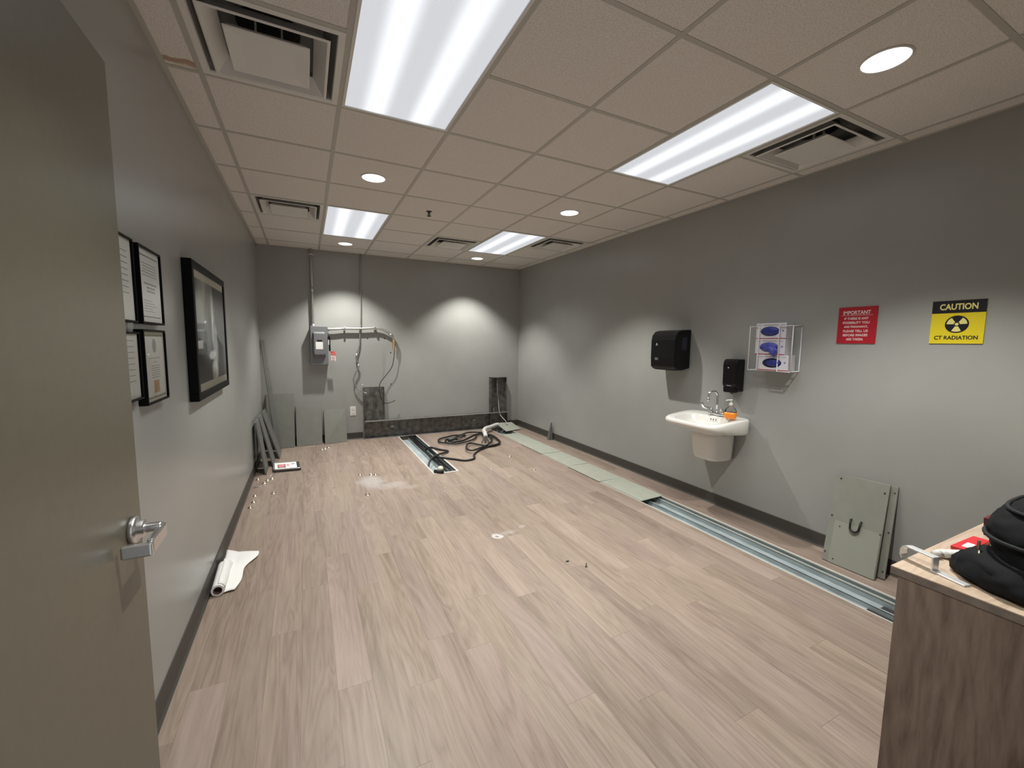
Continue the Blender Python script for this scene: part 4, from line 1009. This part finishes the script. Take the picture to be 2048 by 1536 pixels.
hp = [(0.686, YB-0.055, 1.637), (0.80, YB-0.055, 1.645), (0.91, YB-0.052, 1.653), (1.13, YB-0.052, 1.658), (1.329, YB-0.052, 1.672), (1.428, YB-0.055, 1.662), (1.52, YB-0.058, 1.618), (1.585, YB-0.058, 1.560), (1.605, YB-0.055, 1.515)]
part('pipe', M['emt'], t, lambda m: m.tube(hp, 0.0175, 12, smooth_path=5))
part('connector', M['emt'], t, lambda m: m.tube([(0.682, YB-0.055, 1.637), (0.715, YB-0.055, 1.639)], 0.025, 14))
for xx, zz in ((0.915, 1.653), (1.335, 1.672)):
    part('hanger', M['emt'], t, lambda m: (m.box(xx-0.012, xx+0.012, YB-0.078, YB, zz-0.030, zz+0.024), ), bevel=0.004)
part('end_clamp', M['emt'], t, lambda m: m.tube([(1.555, YB-0.058, 1.588), (1.585, YB-0.058, 1.560)], 0.023, 12))
for k, (mt, dx, zz, lb) in enumerate((('w_or', -0.012, 1.36, 'orange'), ('w_ye', 0.004, 1.34, 'cream'), ('w_br', 0.016, 1.30, 'brown'))):
    o = MB().tube([(1.603+dx*0.6, YB-0.055-0.006*k, 1.525), (1.606+dx, YB-0.058-0.008*k, 1.45), (1.602+dx*0.7, YB-0.056-0.006*k, zz)], 0.006, 8, smooth_path=4).build('wire', M[mt], None, origin=(1.605+dx, YB-0.055, zz))
    tag(o, lb + ' wire hanging out of the bent end of the conduit', 'wire', 'wires at the conduit end')
P = [(1.612, YB-0.05, 1.53), (1.618, YB-0.055, 1.40), (1.615, YB-0.06, 1.29), (1.578, YB-0.06, 1.095), (1.481, YB-0.06, 0.957), (1.398, YB-0.075, 0.848), (1.376, YB-0.10, 0.737), (1.407, YB-0.11, 0.596), (1.473, YB-0.10, 0.537), (1.555, YB-0.075, 0.546), (1.618, YB-0.06, 0.572)]
tag(MB().tube(P, 0.0055, 8, smooth_path=6).build('hanging_cable', M['cable'], None, origin=(1.5, YB-0.06, 0.53)), 'thin black cable dangling in an S-curve from the conduit end', 'cable')
t = thing('flexible_whip', 'grey vertical conduit turning into a wavy whip that enters the left duct', 'conduit', (1.12, YB-0.03, 0.69))
part('pipe', M['flexc'], t, lambda m: m.tube([(1.168, YB-0.02, H-0.001), (1.160, YB-0.02, 2.45), (1.150, YB-0.022, 2.30), (1.150, YB-0.022, 2.0), (1.142, YB-0.024, 1.70)], 0.0095, 10, smooth_path=4))
part('whip', M['flexc'], t, lambda m: m.tube([(1.142, YB-0.024, 1.71), (1.128, YB-0.028, 1.62), (1.118, YB-0.03, 1.425), (1.077, YB-0.04, 1.304), (1.066, YB-0.045, 1.21), (1.098, YB-0.05, 1.115), (1.051, YB-0.05, 1.007), (1.019, YB-0.05, 0.913), (1.046, YB-0.05, 0.818), (1.121, YB-0.055, 0.733), (1.20, YB-0.05, 0.695)], 0.010, 10, smooth_path=6))
part('coupling', M['emt'], t, split=True, fn=lambda m: (m.tube([(1.073, YB-0.042, 1.29), (1.068, YB-0.044, 1.235)], 0.015, 10), m.tube([(1.096, YB-0.05, 1.135), (1.088, YB-0.05, 1.085)], 0.014, 10)))
for k, (xx, zz, lb) in enumerate(((1.236, 1.517, 'dark anchor hole under the conduit, left of a pair'), (1.483, 1.521, 'dark anchor hole under the conduit, right of a pair'), (1.572, 1.307, 'dark anchor hole beside the hanging wires'), (1.568, 0.82, 'lone dark anchor hole right of the left steel duct'), (1.146, 0.822, 'white anchor at the top corner of the left steel duct'))):
    o = MB().lathe([(0.009, 0), (0.009, 0.0015), (0.004, 0.002)], (xx, YB, zz), '-Y', 10).build('wall_anchor', M['white_pl'] if k == 4 else M['dark'], None, origin=(xx, YB, zz))
    tag(o, lb, 'anchor', 'wall anchors')

# --- panels leaning on the back wall (left corner)
def back_panel(xa, xb, zt, yb0, yb1, lb, mat, za=None):
    c4 = [(xa, yb0, 0.003), (xb, yb1, 0.003), (xb, YB-0.010, zt), (xa, YB-0.010, za or zt)]
    tag(MB().slab(c4, 0.008).build('leaning_metal_sheet', mat, None, origin=((xa+xb)/2, (yb0+yb1)/2, 0), bevel=0.0015), lb, 'steel panel', 'panels leaning on the back wall')
back_panel(-0.110, 0.225, 0.735, 3.790, 3.830, 'tallest of three grey-green panels leaning on the back wall, in the corner', M['plate2'], 0.735)
back_panel(0.245, 0.572, 0.535, 3.855, 3.865, 'middle grey-green panel of three leaning on the back wall', M['plate4'], 0.545)
back_panel(0.606, 0.905, 0.470, 3.845, 3.895, 'right grey-green panel leaning on the back wall beside the outlet', M['plate4'], 0.472)
c4 = [(0.000, 3.74, 0.003), (0.066, 3.78, 0.003), (-0.100, 3.985, 1.470), (-0.146, 3.975, 1.478)]
tag(MB().slab(c4, 0.012).build('tall_metal_strip', M['plate3'], None, origin=(0.03, 3.76, 0), bevel=0.001), 'tall narrow grey metal strip leaning in the back left corner', 'metal strip')
# --- plates leaning on the left wall
def left_plate(ya, yb, xa, zt, dy, lb, mat):
    c4 = [(xa, yb, 0.004), (xa, ya, 0.004), (XL+0.026, ya+dy, zt), (XL+0.026, yb+dy, zt)]
    tag(MB().slab(c4, 0.016).build('leaning_metal_sheet', mat, None, origin=(xa, (ya+yb)/2, 0), bevel=0.002), lb, 'steel panel', 'panels leaning on the left wall')
left_plate(2.615, 2.90, -0.045, 0.575, 0.075, 'nearest of three dark grey plates leaning on the left wall', M['plate3'])
left_plate(2.925, 3.20, 0.008, 0.575, 0.10, 'second of three dark grey plates leaning on the left wall', M['plate3'])
left_plate(3.27, 3.62, 0.055, 0.560, 0.20, 'farthest of three plates leaning on the left wall', M['plate3'])

# --- small tray with a red and white label
t = thing('labelled_tray', 'small tray with a white card and red square, by the leaning plates', 'tray', (0.17, 2.82, 0))
q = [(0.030, 2.665), (0.310, 2.640), (0.290, 2.940), (0.010, 2.965)]
def tq(u, v, z):
    a = Vector((*q[0], 0)).lerp(Vector((*q[1], 0)), u); b_ = Vector((*q[3], 0)).lerp(Vector((*q[2], 0)), u)
    p = a.lerp(b_, v); return (p.x, p.y, z)
def tpl(u0, u1, v0, v1, z0, z1, r=0.0):
    pts = [(u0, v0), (u1, v0), (u1, v1), (u0, v1)] if not r else rrect(u0, u1, v0, v1, r)
    return MB().prism(pts, lambda u, v, d: tq(u, v, d), z0, z1)
tpl(0, 1, 0, 1, 0.0, 0.028, 0.08).build('body', M['graydark'], t, bevel=0.004)
m = MB(); m.tube([tq(u, v, 0.030) for u, v in rrect(0.02, 0.98, 0.02, 0.98, 0.08)], 0.007, 8, closed=True); m.build('rim', M['emt'], t)
tpl(0.06, 0.86, 0.10, 0.93, 0.028, 0.033, 0.03).build('card', M['paper'], t)
tpl(0.17, 0.45, 0.22, 0.68, 0.033, 0.0342).build('black_square', M['sign_blk'], t)
tpl(0.19, 0.43, 0.26, 0.64, 0.0342, 0.0354, 0.09).build('red_emblem', M['pink'], t)
m = MB()
for k in range(4): m.prism([(0.49, 0.62-0.08*k), (0.60, 0.62-0.08*k), (0.60, 0.66-0.08*k), (0.49, 0.66-0.08*k)], lambda u, v, d: tq(u, v, d), 0.033, 0.0342)
m.pieces('printed_text', M['pink'], t)
m = MB(); m.prism([(0.73+0.09*math.cos(R(30*k)), 0.66+0.09*math.sin(R(30*k))) for k in range(12)], lambda u, v, d: tq(u, v, d), 0.033, 0.0342); m.build('oval_print', M['print_grey'], t)

# --- roll of white film on the floor at left
t = thing('paper_roll', 'white paper roll partly unrolled on the floor by the left wall', 'paper roll', (-0.09, 0.4, 0))
ra = Vector((-0.098, 0.215, 0.034)); rb = Vector((-0.112, 0.52, 0.034)); ax = (rb-ra).normalized(); sd = Vector((ax.y, -ax.x, 0))
def rring(p, r): return [p + (sd*math.cos(2*math.pi*k/24) + Vector((0, 0, 1))*math.sin(2*math.pi*k/24))*r for k in range(24)]
m = MB(); m.rings([rring(ra, 0.022), rring(ra, 0.033), rring(rb, 0.032), rring(rb, 0.022)], False, False, False, close=True); m.build('rolled_paper', M['paper'], t)
m = MB(); m.rings([rring(ra - ax*0.002, 0.020), rring(ra - ax*0.002, 0.0222), rring(rb, 0.0222), rring(rb, 0.020)], False, False, True, close=True); m.build('core', M['cardboard'], t)
MB().lathe([(0.021, 0), (0.021, 0.004)], ra+ax*0.03, 'Y', 16).build('core_shadow_plug', M['cardboard'], t)
m = MB(); NU, NV = 14, 16; vs = []; fs = []
for i in range(NU+1):
    s_ = i/NU
    for j in range(NV+1):
        v = j/NV
        base_ = ra + ax*(0.012 + 0.575*v)
        q = min(1.0, max(0.0, (v-0.50)/0.30)); q = q*q*(3-2*q)
        rad = 0.0352*(1-q) + 0.006*q          # beyond the roll's far end the sheet sinks to the floor
        arc = 0.0916
        free = 0.062 + 0.050*min(1.0, v*1.2) + 0.010*math.sin(9*v)
        d = s_*(arc + free)
        if d < arc:     # the sheet hugs the roll from its top round to the floor
            a = R(90 - 150*d/arc)
            p = base_ + sd*(rad*math.cos(a) + 0.055*q*d/arc - 0.012*q); p.z = rad*0.97 + rad*math.sin(a)
            p = p + sd*(0.02*v*(d/arc)**2)
            p.z += 0.003*math.sin(13*v+20*d)
        else:
            k = (d-arc)/free
            p = base_ + sd*(rad*0.5 + 0.043*q + 0.02*v + (d-arc))
            p.z = 0.0045 + 0.010*k*(1-k)*(1.5+math.sin(11*v)) + 0.004*k*(1+math.sin(7*v+2))
        p = p - ax*(0.11*s_*v*v)
        if p.z < 0.003: p.z = 0.003
        vs.append(p)
for i in range(NU):
    for j in range(NV):
        a = i*(NV+1)+j; fs.append((a, a+NV+1, a+NV+2, a+1))
m.add(vs, fs, True); o = m.build('loose_sheet', M['paper'], t)
sm = o.modifiers.new('solid', 'SOLIDIFY'); sm.thickness = 0.0008

# --- fasteners scattered on the floor
def fastener_proto():
    m = MB()
    m.lathe([(0.019, 0.0), (0.019, 0.003), (0.010, 0.0045), (0.010, 0.012), (0.006, 0.016), (0.001, 0.017)], (0, 0, 0), 'Z', 14)
    return m.build('floor_fastener', M['brass'])
fp = fastener_proto(); first = True
spots = [(-0.075, 1.935, 'leftmost'), (-0.083, 1.625, 'nearest'), (-0.070, 1.76, 'middle'),
         (0.077, 1.942, None), (-0.097, 2.456, None), (-0.004, 2.385, None), (-0.026, 2.301, None), (0.035, 2.43, None),
         (0.89, 1.529, None), (2.748, 2.201, None), (2.751, 1.566, None), (2.307, 1.806, None), (0.895, 2.195, None), (1.005, 2.146, None), (1.05, 2.13, None), (0.592, 3.563, None), (0.64, 3.62, None), (0.555, 3.53, None), (0.62, 1.86, None), (1.618, 1.381, None)]
labels = ['small metal fastener left of two others by the left baseboard', 'small metal fastener by the left baseboard, nearest the camera of three', 'small metal fastener by the left baseboard, close to another one',
          'small metal fastener lying alone to the right of the baseboard ones', 'small metal fastener against the left baseboard below the leaning plates', 'small round fastener in front of the labelled tray', 'small fastener in front of the tray, nearest the camera of that cluster', 'small ring fastener touching the labelled tray',
          'small dome fastener just in front of the dusty white floor patch', 'small fastener right of the coiled cable', 'small bright fastener left of the trough covers', 'tiny bright fastener in front of the mid-floor trough', 'small fastener left of the dusty floor patch', 'small fastener at the far edge of the dusty floor patch', 'small fastener at the right edge of the dusty floor patch',
          'small fastener before the right leaning panel, middle of three', 'small fastener before the right leaning panel, farthest of three', 'small fastener before the right leaning panel, nearest of three', 'tiny fastener left of the dusty floor patch, in the open', 'tiny dark fastener in the open mid floor']
for (x, y, _), lb in zip(spots, labels):
    o = fp if first else fp.copy()
    if not first: col.objects.link(o)
    first = False
    o.location = (x, y, 0.0); o.rotation_euler = (0, 0, random.random()*6)
    k = random.uniform(1.05, 1.4) if 'tiny' not in lb else 0.7; o.scale = (k, k, k)
    tag(o, lb, 'fastener', 'fasteners scattered on the floor')
for a, b_, lb in (((-0.115, 2.20, 0.003), (-0.02, 2.205, 0.003), 'thin metal pin lying before the leaning plates'), ((0.0, 2.51, 0.004), (0.055, 2.60, 0.012), 'thin metal rod propped against the tray corner')):
    tag(MB().tube([a, b_], 0.003, 6).build('metal_pin', M['emt'], None, origin=a), lb, 'pin')
tag(MB().lathe([(0.008, 0.0), (0.008, 0.004), (0.004, 0.005), (0.004, 0.026)], (2.03, -0.43, 0.0), 'Z', 10).build('standing_screw', M['graydark'], None, origin=(2.03, -0.43, 0)), 'small dark screw standing upright in the open floor', 'screw')
tag(MB().box(1.945, 1.965, -0.325, -0.315, 0.0, 0.005).build('dark_chip', M['dark'], None, origin=(1.955, -0.32, 0)), 'tiny dark chip on the floor near the standing screw', 'chip')

# ================================================================== RIGHT FOREGROUND: cabinet and what is on it
CX, CY, CZ = 2.133, -1.944, 0.755
t = thing('wood_grain_cabinet', 'wood-grain cabinet in the right foreground with a pale top', 'cabinet', (2.7, -2.2, 0))
part('end_panel', M['cab_side'], t, lambda m: m.box(CX+0.003, CX+0.022, YN+0.004, CY-0.020, 0.0, CZ-0.026))
part('carcass', M['cab_side'], t, lambda m: m.box(CX+0.022, XR-0.03, YN+0.004, CY-0.040, 0.08, CZ-0.026))
part('toe_kick', M['base'], t, lambda m: m.box(CX+0.022, XR-0.03, YN+0.004, CY-0.10, 0.0, 0.08))
for k in range(3):
    xa = CX+0.024+k*0.535
    d = part('door', M['cab_side'], t, lambda m: m.box(xa, xa+0.531, CY-0.040, CY-0.021, 0.085, CZ-0.030), bevel=0.001)
    part('pull', M['chrome'], d, lambda m: m.tube([(xa+0.48, CY-0.022, 0.56), (xa+0.48, CY+0.006, 0.56), (xa+0.48, CY+0.006, 0.68), (xa+0.48, CY-0.022, 0.68)], 0.005, 8))
part('worktop', M['cab_top'], t, lambda m: m.box(CX+0.0005, XR-0.026, YN+0.002, CY, CZ-0.003, CZ))
part('worktop_edge', pbr('edge_band', (0.20, 0.165, 0.14), 0.5, noise=0.2, nscale=30), t, lambda m: m.box(CX, XR-0.025, YN+0.001, CY+0.0005, CZ-0.026, CZ-0.003))

# chrome pull bracket
t = thing('chrome_bracket', 'bent chrome bracket with a flat tail standing on the cabinet corner', 'bracket', (2.21, -2.03, CZ))
w_ = 0.026
p0, p1 = Vector((2.235, -1.950, 0)), Vector((2.213, -2.026, 0)); dv = (p1-p0).normalized(); sv = Vector((-dv.y, dv.x, 0)); sv = sv if sv.x > 0 else -sv
def strip(m, path, th):
    for a, b_ in zip(path[:-1], path[1:]): m.bar(a, b_, w_, th, up=dv.cross(sv) if abs((Vector(b_)-Vector(a)).normalized().z) < 0.7 else dv)
za = CZ+0.047
part('arch', M['soft_chrome'], t, lambda m: (m.bar(p0+Vector((0, 0, za)), p1+Vector((0, 0, za)), w_, 0.005), m.bar(p1-dv*0.002+Vector((0, 0, CZ+0.004)), p1-dv*0.002+Vector((0, 0, za+0.002)), w_, 0.005, up=dv)), bevel=0.001)
m = MB(); q0 = p0+Vector((0, 0, za)); P = [q0, q0-dv*0.010+Vector((0, 0, -0.004)), q0-dv*0.016+Vector((0, 0, -0.016)), q0-dv*0.016+Vector((0, 0, -0.034)), q0-dv*0.010+Vector((0, 0, -0.045))]
for a, b_ in zip(P[:-1], P[1:]): m.bar(a, b_, w_, 0.004, up=dv)
m.build('curved_leg', M['soft_chrome'], t)
part('flat_tail', M['soft_chrome'], t, lambda m: m.bar(p1-dv*0.004+Vector((0, 0, CZ+0.003)), p1+dv*0.085+Vector((0, 0, CZ+0.003)), w_, 0.005), bevel=0.001)
# red packet, tube, dark red book
t = thing('red_packet', 'flat red packet with a pale label, half under the bag', 'packet', (2.55, -2.0, CZ))
c4 = [(2.475, -1.980, CZ), (2.48, -2.025, CZ), (2.66, -2.030, CZ), (2.66, -1.985, CZ)]
MB().slab(c4, -0.014).build('body', M['red'], t, bevel=0.002)
MB().slab([(2.50, -2.000, CZ+0.0148), (2.505, -2.020, CZ+0.0148), (2.56, -2.020, CZ+0.0148), (2.56, -1.999, CZ+0.0148)], 0.001).build('label', M['paper'], t)
t = thing('white_tube', 'pale plastic tube lying between the chrome bracket and the bag', 'tube', (2.38, -2.02, CZ))
part('tube_body', M['white_pl'], t, lambda m: m.rings([[Vector((2.355+a*0.10, -1.995-a*0.045+s_*(0.020-0.004*a)*math.cos(R(k*30)), CZ+0.015+(0.014-0.004*a)*math.sin(R(k*30)))) for s_ in (1,) for k in range(12)] for a in (0, 0.1, 0.5, 1.0)]))
part('cap', M['tube_w'], t, lambda m: m.tube([(2.350, -1.993, CZ+0.015), (2.330, -1.984, CZ+0.015)], 0.012, 12))
part('print_mark', M['print_dark'], t, lambda m: m.box(2.358, 2.366, -2.022, -2.010, CZ+0.018, CZ+0.0185))
o = MB().slab([(2.752, -2.005, CZ), (2.87, -2.005, CZ), (2.87, -2.000, CZ+0.070), (2.752, -2.000, CZ+0.070)], 0.018).build('dark_red_book', M['darkred'], None, origin=(2.7, -2.0, CZ), bevel=0.002)
tag(o, 'dark red book standing upright behind the black bag', 'book')

# black bag
bx, by = 2.445, -2.285
t = thing('black_bag', 'slouching black nylon bag on the cabinet top at the right edge', 'bag', (bx, by, CZ))
from mathutils import noise as mnoise
def crumple(p, a):
    q_ = Vector((p.x*14, p.y*14, p.z*26)); n = mnoise.noise(q_) + 0.5*mnoise.noise(q_*2.3)
    d = Vector((p.x-bx, p.y-by, max(0.0, p.z-CZ-0.1))).normalized()
    o_ = p + d*a*n; o_.z = max(o_.z, CZ+0.001); return o_
def resample(rs, k):
    cols = [catmull([r[i] for r in rs], k) for i in range(len(rs[0]))]
    return [[c_[j] for c_ in cols] for j in range(len(cols[0]))]
def wob(ring, amp, ph):
    out = []
    c0 = sum(ring, Vector())/len(ring)
    for i, p in enumerate(ring):
        a = 2*math.pi*i/len(ring); k = 1 + amp*(math.sin(3*a+ph)+0.6*math.sin(7*a+2.3*ph)+0.35*math.sin(13*a+ph*5))
        q_ = c0 + (p-c0)*k; q_.z = p.z + amp*0.05*math.sin(5*a+ph*3); out.append(q_)
    return out
m = MB(); rs = []
for k, (z, rx, ry, dx, dy) in enumerate(((0.002, .20, .135, .01, -.03), (0.02, .225, .155, .01, -.025), (0.06, .232, .17, .01, -.015), (0.10, .228, .18, .01, 0.0), (0.13, .215, .19, .01, .005), (0.17, .215, .20, .02, .005), (0.205, .205, .19, .03, .0), (0.235, .185, .165, .04, -.01), (0.252, .14, .12, .05, -.02), (0.258, .06, .05, .055, -.03))):
    rs.append(wob(sring(bx+dx, by+dy, rx, ry, CZ+z, 3.0, 64), 0.012 if k < 8 else 0.02, k*0.8))
rs = resample(rs, 4)
m.rings([[crumple(p, 0.012) for p in r] for r in rs]); m.build('body', M['fabric'], t)
m = MB(); rs = []
for k, (z, rx, ry) in enumerate(((0.006, .05, .05), (0.004, .10, .105), (0.012, .125, .128), (0.030, .13, .13), (0.058, .115, .12), (0.082, .085, .10), (0.092, .03, .04))):
    rs.append(wob(sring(bx-0.130, by+0.115, rx*0.95, ry, CZ+z, 2.6, 48, R(-25)), 0.03, k*0.9))
m.rings([[crumple(p, 0.014) for p in r] for r in resample(rs, 4)]); m.build('side_pocket', M['fabric'], t)
ring = sring(bx+0.036, by+0.0, 0.192, 0.172, CZ+0.232, 3.0, 40)
part('piping', M['fabric2'], t, lambda m: m.tube([p + Vector((0, 0, -0.002)) for p in ring], 0.006, 8, closed=True))
ring2 = sring(bx+0.012, by+0.005, 0.226, 0.200, CZ+0.145, 3.0, 40)
part('zipper', M['fabric2'], t, lambda m: m.tube(ring2, 0.006, 8, closed=True))
part('zipper_pull', M['brass'], t, lambda m: (m.box(bx-0.150, bx-0.142, by+0.190, by+0.196, CZ+0.085, CZ+0.118), m.tube([(bx-0.165, by+0.185, CZ+0.092), (bx-0.175, by+0.182, CZ+0.082), (bx-0.168, by+0.188, CZ+0.074)], 0.004, 6)))
part('buckle', M['brass'], t, lambda m: m.box(bx-0.225, bx-0.205, by+0.075, by+0.105, CZ+0.045, CZ+0.052))
part('strap', M['fabric'], t, lambda m: m.tube([(bx-0.18, by+0.13, CZ+0.018), (bx-0.235, by+0.06, CZ+0.014), (bx-0.255, by-0.02, CZ+0.012), (bx-0.24, by-0.10, CZ+0.012)], 0.012, 8, smooth_path=5))
